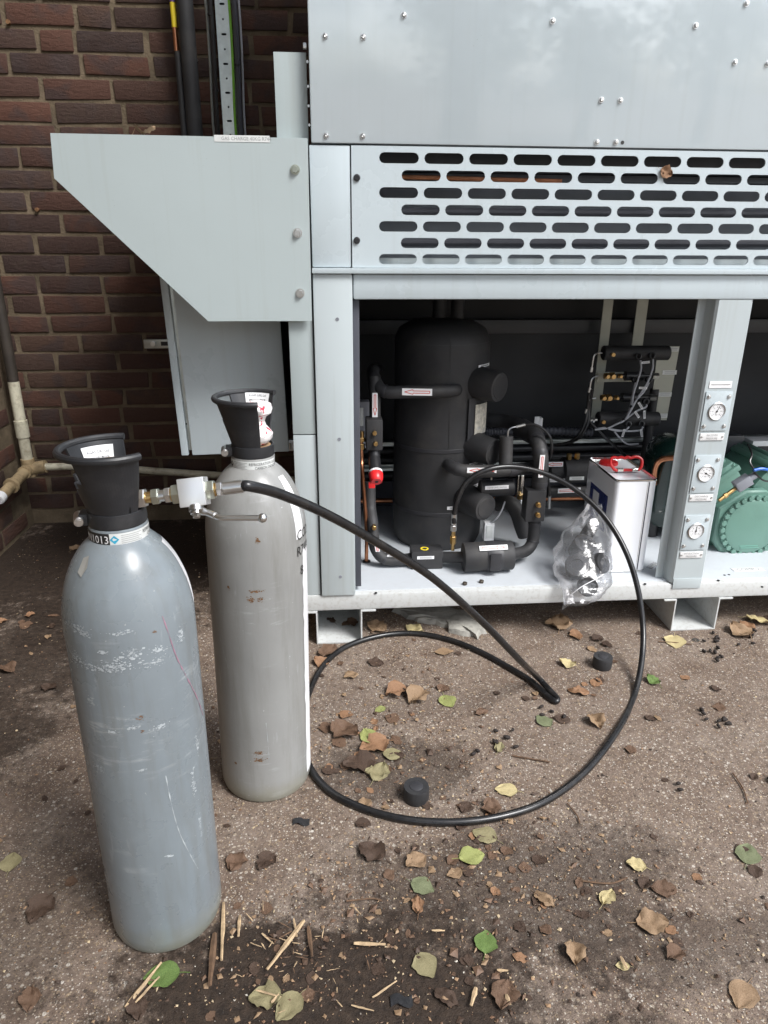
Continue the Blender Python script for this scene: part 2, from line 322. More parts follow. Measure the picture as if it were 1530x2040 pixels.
def ground_mat():
    m, t, b = nt('worn aggregate concrete'); k = NB(t); co = k.coord()
    big = k.noise(co, 1.1, 6, 0.6); mid = k.noise(co, 7, 6, 0.65); fin = k.noise(co, 60, 5, 0.7); vf = k.noise(co, 380, 3, 0.6)
    c = k.ramp(mid, [(0.25, (0.108, 0.070, 0.050)), (0.5, (0.188, 0.140, 0.110)), (0.75, (0.256, 0.208, 0.172))])
    c = k.mix(k.ramp(big, [(0.45, 0.0), (0.72, 0.5)]), c, (0.268, 0.222, 0.186))
    c = k.mix(k.ramp(fin, [(0.34, 0.60), (0.55, 0.0)]), c, (0.075, 0.052, 0.038))
    # aggregate chips
    for sc, seed, th, cov in ((95, 0.0, 0.26, 0.52), (190, 5.3, 0.30, 0.50), (330, 9.1, 0.34, 0.45)):
        mp = k.mapping(co, loc=(seed, seed*1.7, 0))
        vd = k.n('TexVoronoi'); vd.feature = 'F1'; k.set(vd, 'Vector', mp); k.set(vd, 'Scale', sc)
        sep = k.n('SeparateColor'); k.set(sep, 0, vd.outputs['Color'])
        chip = k.ramp(sep.outputs[0], [(0.0, (0.05, 0.04, 0.035)), (0.35, (0.17, 0.13, 0.10)), (0.6, (0.30, 0.22, 0.14)), (0.82, (0.42, 0.36, 0.29)), (1.0, (0.60, 0.56, 0.50))])
        edge = k.ramp(vd.outputs['Distance'], [(th, 1.0), (th+0.12, 0.0)])
        pres = k.ramp(sep.outputs[1], [(cov, 0.0), (cov+0.02, 0.85)])
        c = k.mix(k.math('MULTIPLY', edge, pres), c, chip)
    # dark humus stains of their own shape; left wall and corner ones paint in shade
    g = k.n('NewGeometry').outputs['Position']; sx = k.n('SeparateXYZ'); k.set(sx, 0, g)
    wob = k.math('ADD', k.math('MULTIPLY_ADD', k.noise(co, 5, 6, 0.7), 1.7, -0.85), k.math('MULTIPLY_ADD', k.noise(co, 34, 5, 0.75), 1.1, -0.55))
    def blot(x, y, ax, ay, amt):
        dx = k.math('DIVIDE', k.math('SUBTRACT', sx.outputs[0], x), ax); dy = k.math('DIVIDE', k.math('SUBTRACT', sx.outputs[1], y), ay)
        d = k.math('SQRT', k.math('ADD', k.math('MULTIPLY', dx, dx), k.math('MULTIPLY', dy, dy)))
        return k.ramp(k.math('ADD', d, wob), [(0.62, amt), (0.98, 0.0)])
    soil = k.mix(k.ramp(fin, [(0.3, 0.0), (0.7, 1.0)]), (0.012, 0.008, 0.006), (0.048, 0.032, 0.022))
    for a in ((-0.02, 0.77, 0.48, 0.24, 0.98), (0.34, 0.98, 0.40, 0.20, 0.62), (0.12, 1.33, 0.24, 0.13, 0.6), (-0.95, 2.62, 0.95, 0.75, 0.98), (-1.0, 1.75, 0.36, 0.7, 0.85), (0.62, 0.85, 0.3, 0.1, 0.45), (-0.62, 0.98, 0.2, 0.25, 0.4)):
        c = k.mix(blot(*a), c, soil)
    k.set(b, 'Base Color', c); k.set(b, 'Roughness', k.math('MULTIPLY_ADD', fin, 0.35, 0.55)); b.inputs['Specular IOR Level'].default_value = 0.3
    h = k.math('ADD', k.math('MULTIPLY', mid, 0.8), k.math('ADD', k.math('MULTIPLY', fin, 0.5), k.math('MULTIPLY', vf, 0.25)))
    k.set(b, 'Normal', k.bump(h, 0.9, 0.009)); return m
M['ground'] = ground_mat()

def leaf_mat(name, c1, c2, vein=0.4):
    m, t, b = nt(name); k = NB(t); co = k.coord(); r = k.n('ObjectInfo').outputs['Random']
    sh = k.n('VectorMath'); sh.operation = 'ADD'; k.set(sh, 0, co); cx = k.n('CombineXYZ'); k.set(cx, 'X', k.math('MULTIPLY', r, 13.0)); k.set(sh, 1, cx.outputs[0])
    n = k.noise(sh.outputs[0], 45, 5, 0.6, 0.5); c = k.ramp(n, [(0.3, c1), (0.7, c2)])
    sp = k.noise(sh.outputs[0], 160, 3); c = k.mix(k.ramp(sp, [(0.6, 0.0), (0.72, 0.6)]), c, tuple(x*0.3 for x in c1))
    k.set(b, 'Base Color', c); b.inputs['Roughness'].default_value = 0.6; b.inputs['Specular IOR Level'].default_value = 0.35
    k.set(b, 'Normal', k.bump(k.noise(sh.outputs[0], 90, 4), 0.6, 0.002)); return m
LEAF = {'tan': leaf_mat('tan dead leaf', (0.20, 0.125, 0.070), (0.34, 0.235, 0.145)), 'brown': leaf_mat('brown dead leaf', (0.085, 0.050, 0.032), (0.175, 0.105, 0.066)),
        'dark': leaf_mat('dark rotting leaf', (0.035, 0.022, 0.016), (0.10, 0.062, 0.042)), 'olive': leaf_mat('olive fading leaf', (0.19, 0.17, 0.09), (0.31, 0.27, 0.15)),
        'yellow': leaf_mat('yellow green leaf', (0.22, 0.25, 0.075), (0.34, 0.35, 0.135)), 'green': leaf_mat('green leaf', (0.070, 0.125, 0.030), (0.155, 0.225, 0.065)),
        'pale': leaf_mat('pale straw leaf', (0.42, 0.34, 0.17), (0.55, 0.47, 0.26)), 'orange': leaf_mat('orange brown leaf', (0.20, 0.105, 0.055), (0.32, 0.185, 0.105)),
        'sage': leaf_mat('sage green leaf', (0.115, 0.135, 0.070), (0.20, 0.215, 0.12))}

def cyl_paint(name, col, warm):
    m, t, b = nt(name); k = NB(t); co = k.coord()
    c = k.ramp(k.noise(co, 5, 5, 0.6), [(0.3, tuple(x*0.90 for x in col)), (0.7, tuple(x*1.07 for x in col))])
    sc = k.noise(k.mapping(co, scale=(1, 1, 0.12)), 70, 5, 0.6); ms = k.noise(co, 9, 4, 0.6)
    c = k.mix(k.math('MULTIPLY', k.ramp(sc, [(0.60, 0.0), (0.70, 0.65)]), k.ramp(ms, [(0.52, 0.0), (0.68, 1.0)])), c, (0.50, 0.53, 0.55))
    sc2 = k.noise(k.mapping(co, scale=(0.5, 0.5, 3.0)), 26, 6, 0.7); ms2 = k.noise(k.mapping(co, loc=(3, 1, 7)), 6, 4, 0.6)
    c = k.mix(k.math('MULTIPLY', k.ramp(sc2, [(0.55, 0.0), (0.70, 0.55)]), k.ramp(ms2, [(0.50, 0.0), (0.66, 1.0)])), c, (0.54, 0.57, 0.58))
    bl = k.noise(k.mapping(co, loc=(9, 4, 2)), 34, 6, 0.75); bm_ = k.noise(k.mapping(co, loc=(1, 8, 5)), 5, 3, 0.5); c = k.mix(k.math('MULTIPLY', k.ramp(bl, [(0.66, 0.0), (0.80, 0.5)]), k.ramp(bm_, [(0.56, 0.0), (0.68, 1.0)])), c, (0.19, 0.12, 0.06))
    gr1 = k.noise(k.mapping(co, scale=(1, 1, 0.10), loc=(2, 5, 1)), 28, 6, 0.7); c = k.mix(k.ramp(gr1, [(0.48, 0.0), (0.75, 0.45)]), c, (0.13, 0.125, 0.105))
    chp = k.noise(k.mapping(co, loc=(4, 4, 4)), 110, 4, 0.65); c = k.mix(k.ramp(chp, [(0.70, 0.0), (0.735, 0.8)]), c, (0.46, 0.48, 0.48))
    # grime that collects at the foot
    g = k.n('SeparateXYZ'); k.set(g, 0, k.coord('Object')); foot = k.ramp(k.math('ADD', g.outputs[2], k.math('MULTIPLY', k.noise(co, 25, 4), 0.05)), [(0.02, 0.75), (0.085, 0.0)])
    c = k.mix(foot, c, (0.20, 0.19, 0.13))
    k.set(b, 'Base Color', c); k.set(b, 'Roughness', k.math('MULTIPLY_ADD', k.noise(co, 14, 5), 0.22, 0.17 if warm < 0.5 else 0.22)); b.inputs['Specular IOR Level'].default_value = 0.5
    k.set(b, 'Normal', k.bump(k.noise(co, 140, 3), 0.12, 0.0008, k.bump(k.noise(co, 9, 3), 0.15, 0.006))); return m
M['cyl_blue'] = cyl_paint('blue grey cylinder paint', (0.200, 0.230, 0.250), 0.0)
M['cyl_warm'] = cyl_paint('warm grey cylinder paint', (0.262, 0.264, 0.257), 1.0)

# ------------------------------------------------------------------ ground
FLZ = 0.17          # cabinet floor
mb = MB(); mb.add([(-60, -60, 0), (60, -60, 0), (60, 60, 0), (-60, 60, 0)], [(0, 1, 2, 3)])
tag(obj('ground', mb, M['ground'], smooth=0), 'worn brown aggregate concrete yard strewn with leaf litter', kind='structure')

# ------------------------------------------------------------------ brick walls
WY, WX, CH, BL = 3.0, -1.30, 0.075, 0.248
def brick_mesh(i, L):
    rnd = random.Random(100+i); mb = MB(); mb.box((-L/2, -0.05, -0.0318), (L/2, 0.05, 0.0318), 0.004)
    vs = []
    for v in mb.v:
        p = V(v); q = noise.noise_vector(p*14+V((i*7.3, i*1.9, 0))); vs.append(p+V((q.x*0.008, q.y*0.0016, q.z*0.0062)))
    mb.v = [tuple(p) for p in vs]; return mb.mesh('brick', 40)
BM = [brick_mesh(i, BL-0.014-.003*(i % 3)) for i in range(9)]; BH = [brick_mesh(20+i, BL/2-0.014) for i in range(3)]
def lay(parent, spots, turn=False):
    for (x, y, z, half) in spots:
        me = random.choice(BH if half else BM); o = bpy.data.objects.new('brick', me)
        if not me.materials: me.materials.append(M['brick'])
        o.location = (x, y, z); o.rotation_euler = (random.uniform(-.008, .008), random.uniform(-.006, .006), (pi/2 if turn else 0)+random.uniform(-.004, .004)+(pi if random.random() < .5 else 0)); link(o, parent)
wall = obj('brick_wall', MB().box((WX-0.3, WY+.003, -0.3), (4.0, WY+0.30, 7.5)), M['mortar'])
tag(wall, 'dark red brick wall with pale mortar behind the grey cabinet', 'wall')
spots = []; zt = 1.8655
rows = int(zt/CH)
for r in range(-7, rows+1):
    z = zt-CH*(r+0.5)
    if z < 0.03: continue
    x = WX-0.02+(0.5*BL if r % 2 else 0)+random.uniform(-.02, .02)-BL*0.63
    lim = -0.02 if z > 0.9 else -0.05
    while x < lim:
        half = random.random() < 0.10
        L = BL/2 if half else BL
        if x+L > WX+0.01 and len(spots) < 300: spots.append((x+L/2, WY+0.0475+random.uniform(-.0018, .0018), z+random.uniform(-.002, .002), half))
        x += L
lay(wall, spots)
swall = obj('brick_wall', MB().box((WX-0.30, -2.0, -0.3), (WX, WY-0.004, 7.5)), M['mortar'])
tag(swall, 'shaded side wall of brick at the corner beside the drain pipe', 'wall')
sp2 = []
for r in range(0, 24):
    z = 0.03+CH*(r+0.5)-0.018; y = WY-0.06-(0.5*BL if r % 2 else 0)
    while y > 1.9:
        sp2.append((WX-0.046, y-BL/2, z, False)); y -= BL
lay(swall, sp2, True)

# ------------------------------------------------------------------ pipework on the wall
t = thing('insulated_pipe', at(385, 262, 2.93), 'thick black insulated pipe running up the brick wall beside the perforated tray', 'pipe')
a, b = at(383, 300, 2.93), at(366, -140, 2.93); a.x = b.x = (a.x+b.x)/2; obj('insulation', MB().cyl(a, b, 0.028, 20), M['foam'], t)
obj('pipe_clip', MB().cyl(a+V((0, 0.03, 0.3)), a+V((0, 0.07, 0.3)), 0.02, 8), M['galv'], t)
t = thing('copper_pipe', at(360, 262, 2.94), 'thin copper pipe with yellow band partly sleeved in black against wall', 'pipe')
q = at(352, 103, 2.94); x = q.x
obj('sleeve', MB().cyl((x+.004, 2.94, 1.2), (x+.004, 2.94, q.z), 0.013, 12), M['foam'], t)
obj('pipe', MB().cyl((x, 2.94, q.z), (x, 2.94, 2.6), 0.0085, 12), M['copper'], t)
z1, z2 = at(348, 55, 2.94).z, at(346, 5, 2.94).z
obj('yellow_band', MB().cyl((x, 2.94, z1), (x, 2.94, z2), 0.0098, 12), M['yellow'], t)
obj('purple_band', MB().cyl((x, 2.94, z2+.001), (x, 2.94, z2+.03), 0.0098, 12), plain('purple tape', (0.12, 0.05, 0.25), .5), t)
# perforated tray, real holes
tx = at(450, 130, 2.95).x
t = thing('cable_tray', (tx, 2.95, 1.2), 'perforated galvanised cable tray fixed upright on the brick wall', 'cable tray')
mb = MB(); w = 0.023; z = 1.15; k = 0
while z < 2.6:
    ph = 0.045
    hole = stadium(0, z+ph/2, 0.018, 0.007) if k % 2 else [(0.0035*cos(a), z+ph/2+0.0035*sin(a)) for a in [-pi/2+2*pi*i/12 for i in range(12)]]
    n = len(hole); out = []
    for hx, hz in hole:
        dx, dz = hx, hz-(z+ph/2); s = min(w/abs(dx) if abs(dx) > 1e-6 else 1e9, (ph/2)/abs(dz) if abs(dz) > 1e-6 else 1e9); out.append((dx*s, z+ph/2+dz*s))
    for cx_, cz_ in ((-w, z), (w, z), (w, z+ph), (-w, z+ph)):
        i = min(range(n), key=lambda i: (out[i][0]-cx_)**2+(out[i][1]-cz_)**2); out[i] = (cx_, cz_)
    for i in range(n):
        j = (i+1) % n
        mb.add([(tx+out[i][0], 2.95, out[i][1]), (tx+out[j][0], 2.95, out[j][1]), (tx+hole[j][0], 2.95, hole[j][1]), (tx+hole[i][0], 2.95, hole[i][1])], [(0, 1, 2, 3)])
        mb.add([(tx+hole[i][0], 2.95, hole[i][1]), (tx+hole[j][0], 2.95, hole[j][1]), (tx+hole[j][0], 2.953, hole[j][1]), (tx+hole[i][0], 2.953, hole[i][1])], [(0, 1, 2, 3)])
    z += ph; k += 1
obj('tray_face', mb, M['galv'], t, smooth=0)
for s in (-1, 1): obj('tray_side', MB().box((tx+s*w, 2.9502, 1.15), (tx+s*(w+.0015), 2.998, z)), M['galv'], t, smooth=0)
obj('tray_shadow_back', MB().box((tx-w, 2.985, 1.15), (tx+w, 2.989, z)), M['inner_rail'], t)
def cable(name, px, Y, r, m, label, cat='cable', ties=()):
    x = at(px, 130, Y).x
    pts = [(x+0.003*sin(i*1.7), Y, 1.15+i*0.15) for i in range(11)]
    t = thing(name, (x, Y, 1.15), label, cat); obj('sheath', MB().tube(smoothpath(pts, 4), r, 8), M[m], t)
    for z in ties: obj('cable_tie', MB().lathe([(r+.0002, -.003), (r+.0018, -.003), (r+.0018, .003), (r+.0002, .003)], (x, Y, z), n=12), M['blackpvc'], t)
cable('black_cable', 426, 2.93, 0.0085, 'blackpvc', 'black cable tied along the left edge of the cable tray', ties=(1.67, 1.9))
cable('black_cable', 418, 2.955, 0.005, 'galv', 'thin pale cable squeezed beside the black cable on the wall')
cable('green_cable', 463, 2.945, 0.0045, 'greencable', 'bright green earth cable clipped to the perforated tray')
cable('grey_cable', 473, 2.93, 0.010, 'gasket', 'dark grey cable running up right of the green one', ties=(1.75,))
cable('grey_cable', 482, 2.95, 0.004, 'wire', 'slim pale grey wire outermost beside the cable tray')
# strut on the wall behind the electrical box
t = thing('wall_strut', at(312, 685, 2.97), 'short galvanised strut end bolted on the shaded bricks', 'bracket')
a, b = at(288, 694, 2.97), at(345, 676, 2.97); obj('channel', MB().box((a.x, 2.965, a.z), (b.x+0.1, 2.985, b.z), 0.002), M['galv'], t)
q = at(305, 685, 2.96); obj('bolt_head', MB().hexnut(q+V((0, .004, 0)), q-V((0, .006, 0)), 0.012), M['zinc'], t)
obj('slot', MB().box((q.x+.03, 2.963, q.z-.008), (q.x+.06, 2.9645, q.z+.008)), M['ink'], t)
# nail stubs in the bricks
for (px, py) in ((75, 418), (18, 45)):
    q = at(px, py, 3.0); tag(obj('wall_plug', MB().cyl(q+V((0, .01, 0)), q-V((0, .012, 0)), .007, 10), M['rust']), 'rusty plug stub in the wall %s' % ('left of the hood' if py > 200 else 'high in the corner'), 'plug')
# drain pipe
dx, dy = WX+0.055, 2.915
t = thing('drain_pipe', (dx, dy, 0.28), 'stained plastic drain pipe with tee and capped end in corner', 'pipe')
zj = at(20, 762, dy).z; zc = at(38, 852, dy).z; ze = at(45, 930, dy).z
obj('upper_pipe', MB().cyl((dx, dy, zj), (dx, dy, 2.2), 0.021, 16), M['drain_dark'], t)
obj('lower_pipe', MB().cyl((dx, dy, ze), (dx, dy, zj+.004), 0.0215, 16), M['drain'], t)
obj('coupling', MB().lathe([(.0215, 0), (.026, .001), (.026, .07), (.0215, .071)], (dx, dy, zc-.04), n=18), M['drain'], t)
tee = V((dx, dy, ze-.01))
obj('tee', MB().cyl(tee+V((0, 0, .045)), tee-V((0, 0, .03)), .027, 16).cyl(tee-V((.0, .055, .0)), tee+V((0, .02, 0)), .027, 16).cyl(tee, tee+V((.07, 0, 0.01)), .027, 16), M['drain_brown'], t)
e = V((dx-.02, 2.68, ze-.045)); fr = tee+V((0, -.05, 0))
obj('branch_pipe', MB().cyl(fr, e, .0215, 16), M['drain_brown'], t)
d = (e-fr).normalized(); obj('collar', MB().lathe([(.022, 0), (.031, .002), (.031, .016), (.022, .018)], fr+d*.10, d, 20), M['drain_brown'], t)
obj('end_cap', MB().cyl(e-d*.002, e+d*.03, .0235, 16, ch=.004), M['whiteplastic'], t)
obj('wall_run', MB().tube(smoothpath([tee+V((.06, 0, .008)), (dx+.25, 2.95, .27), (dx+.6, 2.955, .235), (dx+1.3, 2.96, .17)], 6), .0150, 14), M['drain'], t)

# ------------------------------------------------------------------ cabinet
UX1 = 2.45
cab = thing('refrigeration_cabinet', (1.2, 2.3, 0), 'large pale grey outdoor refrigeration cabinet with open front bay', 'machine')
def part(name, mb, m, parent=None, smooth=35, label=None):
    o = obj(name, mb, M[m] if isinstance(m, str) else m, parent or cab, smooth)
    if label: o['label'] = label
    return o
def screw(parent, q, r=0.0062, m='zinc', name='rivet', n=None, dome=0.6, washer=True):
    mb = MB(); c = V(q); n = V(n or (0, -1, 0))
    if washer: mb.cyl(c, c+n*0.0014, r*1.25, 14)
    mb.lathe([(r, 0.0012), (r*0.98, r*dome*0.45), (r*0.75, r*dome*0.9), (r*0.35, r*dome), (0.0, r*dome*0.8)], c, n, 12, close=False)
    return part(name, mb, m, parent)
# base, floor, feet
part('base_frame', MB().box((-0.098, 1.9, 0.114), (UX1, 2.02, 0.167), 0.007).box((-0.098, 2.02, 0.118), (UX1, 2.75, 0.160)), 'base')
part('floor', MB().box((0.0, 1.922, 0.1601), (UX1, 2.72, FLZ), 0.0015), 'floor')
for (x0, x1) in ((-0.049, 0.091), (1.081, 1.228)):
    s = 0.004; mb = MB()
    prof = [(x0-.035, .1135), (x0, .1135), (x0, 0.0), (x1, 0.0), (x1, .1135), (x1+.045, .1135), (x1+.045, .1135-s), (x1+s, .1135-s) , (x1+s, -0.0), (x0-s, -0.0), (x0-s, .1135-s), (x0-.035, .1135-s)]
    def sheet(ax, az, bx, bz):
        mb.box((min(ax, bx), 1.897, min(az, bz)), (max(ax, bx), 2.68, max(az, bz)))
    sheet(x0-.036, .109, x0, .113); sheet(x0, 0.001, x0+s, .113); sheet(x0+s, .001, x1-s, .001+s); sheet(x1-s, .001, x1, .113); sheet(x1, .109, x1+.042, .113)
    part('foot_channel', mb, 'base', smooth=0)
# posts and panels
part('corner_post', MB().box((-0.030, 1.893, 0.1675), (0.0715, 1.985, 1.0845), 0.005), 'post')
z866 = at(610, 866, 1.905).z
part('side_panel', MB().box((-0.096, 1.904, 0.1675), (-0.0335, 2.70, z866-.0015), 0.002), 'post')
part('side_panel', MB().box((-0.096, 1.904, z866+.0015), (-0.0335, 2.70, 1.378), 0.002), 'hood')
part('gasket_strip', MB().box((0.0722, 1.915, 0.186), (0.0895, 1.985, 1.0205), 0.001), 'gasket')
part('lintel', MB().box((0.0735, 1.896, 1.0215), (UX1-.01, 1.965, 1.0842), 0.006), 'panel')
part('ledge', MB().box((-0.0305, 1.884, 1.0855), (UX1, 1.96, 1.0985), 0.0015), 'panel')
part('corner_strip', MB().box((-0.0295, 1.897, 1.0995), (0.0695, 1.975, 1.378), 0.004), 'panel')
up = part('upper_panel', MB().box((-0.0235, 1.893, 1.3815), (UX1, 1.975, 2.55), 0.004), 'panel_gloss')
fl = part('flange_panel', MB().box((-0.106, 1.925, 1.3), (-0.030, 1.94, 1.5735), 0.001), 'hood')
part('upper_side', MB().box((-0.0205, 1.9752, 1.3815), (-0.012, 2.75, 2.55)), 'panel')
part('roof', MB().box((-0.02, 1.976, 2.545), (UX1, 2.75, 2.56)), 'panel')
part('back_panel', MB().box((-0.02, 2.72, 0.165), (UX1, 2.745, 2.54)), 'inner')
part('right_panel', MB().box((UX1-.012, 1.98, 0.165), (UX1, 2.719, 2.54)), 'panel')
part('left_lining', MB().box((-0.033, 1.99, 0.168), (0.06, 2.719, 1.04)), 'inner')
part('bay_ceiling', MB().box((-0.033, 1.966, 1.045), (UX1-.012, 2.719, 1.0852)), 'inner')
for q in ((0.0, 1.0),):
    pass
for (px, py) in ((648, 72), (724, 74), (805, 30), (1101, 42), (1386, 51), (1487, 7), (1464, 124), (1529, 127), (1198, 199), (1236, 200), (650, 270), (723, 271), (1189, 283), (1227, 283)):
    screw(up, at(px, py, 1.893), 0.0056, dome=1.0)
q = at(1240, 284, 1.8928); part('hole', MB().cyl(q, q+V((0, -.0006, 0)), .0045, 12), 'ink', up)
for (px, py) in ((672, 636), (676, 875), (678, 1149)):
    q = at(px, py, 1.893); part('screw_hole', MB().lathe([(.0048, 0), (.0048, .001), (.003, .0012), (.0025, .0004), (0, .0003)], q, (0, -1, 0), 12, close=False), 'greyplastic')
for z in (1.55, 1.50, 1.46, 1.42): part('rivet', MB().cyl((-.027, 1.905, z), (-.027, 1.899, z), .003, 8), 'zinc', fl)
q = at(607, 92, 1.92); part('clip', MB().box(q-V((.004, .006, .006)), q+V((.004, .006, .006)), .001), 'zinc', fl)
# slotted vent panel
YV = 1.894; vx0, vx1 = 0.0718, UX1-.01; P, RH, SW, SH = 0.1105, 0.0386, 0.097, 0.0243
mb = MB()
def vq(pts, flip=False): mb.add([(x, YV, z) for x, z in pts], [tuple(range(len(pts)))])
ztop, zbot = 1.3775, 1.0995; zr = [1.352-RH*i for i in range(7)]
vq([(vx0, zr[0]+RH/2), (vx1, zr[0]+RH/2), (vx1, ztop), (vx0, ztop)]); vq([(vx0, zbot), (vx1, zbot), (vx1, zr[6]-RH/2), (vx0, zr[6]-RH/2)])
for i, zc_ in enumerate(zr):
    x = 0.1396-(P-SW)/2+(P/2 if i % 2 else 0.0)
    vq([(vx0, zc_-RH/2), (x, zc_-RH/2), (x, zc_+RH/2), (vx0, zc_+RH/2)])
    while x+P < vx1-0.04:
        cx_ = x+P/2; hole = stadium(cx_, zc_, SW, SH, 6); n = len(hole); out = []
        for j, (hx, hz) in enumerate(hole):
            dx_, dz_ = hx-cx_, hz-zc_
            if abs(dz_) < 1e-7 or abs(dx_)/(P/2) > abs(dz_)/(RH/2): s = (P/2)/abs(dx_)
            else: s = (RH/2)/abs(dz_)
            out.append((cx_+dx_*s, zc_+dz_*s))
        for c2 in ((x, zc_-RH/2), (x+P, zc_-RH/2), (x+P, zc_+RH/2), (x, zc_+RH/2)):
            j = min(range(n), key=lambda j: (out[j][0]-c2[0])**2+(out[j][1]-c2[1])**2); out[j] = c2
        for j in range(n):
            k2 = (j+1) % n; vq([out[j], out[k2], hole[k2], hole[j]])
            mb.add([(hole[j][0], YV, hole[j][1]), (hole[k2][0], YV, hole[k2][1]), (hole[k2][0], YV+.0035, hole[k2][1]), (hole[j][0], YV+.0035, hole[j][1])], [(0, 1, 2, 3)])
        x += P
    vq([(x, zc_-RH/2), (vx1, zc_-RH/2), (vx1, zc_+RH/2), (x, zc_+RH/2)])
mb.add([(vx0, YV, zbot), (vx0, YV, ztop), (vx0, YV+.06, ztop), (vx0, YV+.06, zbot)], [(0, 1, 2, 3)])
vent = part('vent_panel', mb, 'panel', smooth=0)
for (px, py) in ((711, 354), (711, 479)): screw(vent, at(px, py, YV), 0.0085, 'blackpvc', 'screw_cap', dome=0.7, washer=False)
part('fan_bay_floor', MB().box((0.0, 1.9605, 1.0852), (UX1-.013, 2.719, 1.0985)), 'floor')
part('drip_lip', MB().box((0.075, 1.925, 1.0987), (UX1-.02, 1.928, 1.1225)), 'post')
part('fan_bay_lining', MB().box((0.0, 2.06, 1.0986), (UX1-.013, 2.08, 1.334)), plain('fan bay lining', (.20, .22, .245), .5))
for z in (1.16, 1.235, 1.30): part('coil_tube', MB().cyl((0.05, 1.985, z), (UX1-.05, 1.985, z+.006), 0.010, 10), 'gasket')
part('copper_line', MB().cyl((0.05, 1.97, 1.318), (0.62, 1.97, 1.311), 0.006, 8), 'copper')
part('inner_beam', MB().box((0.05, 2.0, 1.335), (UX1-.05, 2.05, 1.38)), 'inner_rail')

# hood on the left
hd = [(100, 265), (108, 355), (415, 640), (621, 640), (612, 269)]
pts = [at(px, py, 1.886) for px, py in hd]; pts[-1] = V((-0.0315, 1.886, pts[0].z-.002)); pts[3] = V((-0.0345, 1.886, pts[2].z))
pts[2].z = pts[3].z
side = obj('side_hood', MB().poly(pts, (0, 0.0025, 0)), M['hood'], cab, smooth=0); hoodz = pts[0].z-.001; side['label'] = 'five sided grey hood plate with a cut away lower corner'
part('hood_top', MB().box((pts[0].x+.002, 1.889, pts[0].z-.004), (-.034, 2.88, pts[0].z-.001)), 'hood', side)
part('hood_slope', MB().poly([pts[1]+V((.003, .003, .002)), pts[2]+V((.003, .003, .002)), pts[2]+V((.003, .10, .002)), pts[1]+V((.003, .10, .002))], (0.002, 0, 0.002)), 'hood', side)
for (px, py) in ((588, 338), (593, 464), (598, 584)):
    q = at(px, py, 1.886); mb = MB().cyl(q, q+V((0, -.002, 0)), .0115, 18).hexnut(q+V((0, -.002, 0)), q+V((0, -.009, 0)), .0088)
    part('bolt', mb, 'zincgreen' if py < 400 else 'zinc', side)
a, b = at(427, 282, 1.8855), at(537, 270.5, 1.8855)
part('label', MB().box((a.x, 1.8852, a.z), (b.x, 1.8858, b.z)), 'sticker_dirty', side, 0)
part('lettering', lettering(MB(), 'GAS CHARGE 40KG R744', 0.0105, ((a.x+b.x)/2+.010, 1.8850, (a.z+b.z)/2-.0035), (1, 0, 0), (0, 0, 1)), 'greyink', side, 0)
q = at(440, 266, 2.86); t = thing('red_cap', (q.x, 2.86, pts[0].z), 'small red plastic cap standing on top of the hood', 'cap')
obj('cap_body', MB().cyl((q.x, 2.80, pts[0].z-.001), (q.x, 2.80, pts[0].z+.045), .032, 18, ch=.004), M['red'], t)
obj('cap_base', MB().cyl((q.x, 2.80, pts[0].z-.0008), (q.x, 2.80, pts[0].z+.01), .036, 18), M['red'], t)

# electrical box behind the hood
bx = thing('electrical_box', at(480, 905, 2.06), 'pale grey electrical box hanging below the side hood', 'electrical box')
by = 2.06; bl, br = at(383, 905, by), at(576, 903, by)
obj('door', MB().box((bl.x, by, bl.z), (br.x, by+.018, 1.22), .003), M['panel'], bx)
sl, sr = at(365, 907, by+.02), at(378, 906, by+.02)
obj('frame_strip', MB().box((sl.x-.001, by+.002, bl.z), (sr.x, by+.02, 1.22), .002), M['panel'], bx)
obj('groove', MB().box((sr.x+.0005, by+.016, bl.z+.012), (bl.x+.01, by+.03, 1.21)), M['galv'], bx)
obj('carcass', MB().box((sl.x+.01, by+.0305, bl.z+.012), (br.x-.005, 2.55, 1.20)), M['gasket'], bx)
q = at(372, 842, by+.016); obj('hole', MB().cyl(q, q+V((0, -.001, 0)), .003, 8), M['ink'], bx)
q = at(582, 892, by+.01); mb = MB().box(q-V((.012, 0, .013)), q+V((.012, .02, .02)), .002).cyl(q+V((-.006, -.004, -.006)), q+V((-.006, -.004, .014)), .004, 8)
obj('hinge', mb, M['zinc'], bx)
for o in [bx]: o.rotation_euler = (0, radians(-1.3), 0)

# ------------------------------------------------------------------ front pillar with gauges (part of the cabinet)
pil = part('gauge_pillar', MB().poly([(1.026, 1.945, .171), (1.026, 1.942, .171), (1.050, 1.942, .171), (1.056, 1.905, .171), (1.062, 1.899, .171), (1.154, 1.899, .171), (1.160, 1.905, .171), (1.162, 1.945, .171), (1.157, 1.945, .171), (1.155, 1.91, .171), (1.150, 1.904, .171), (1.066, 1.904, .171), (1.061, 1.909, .171), (1.054, 1.945, .171)], (0, 0, 0.85)), 'post')
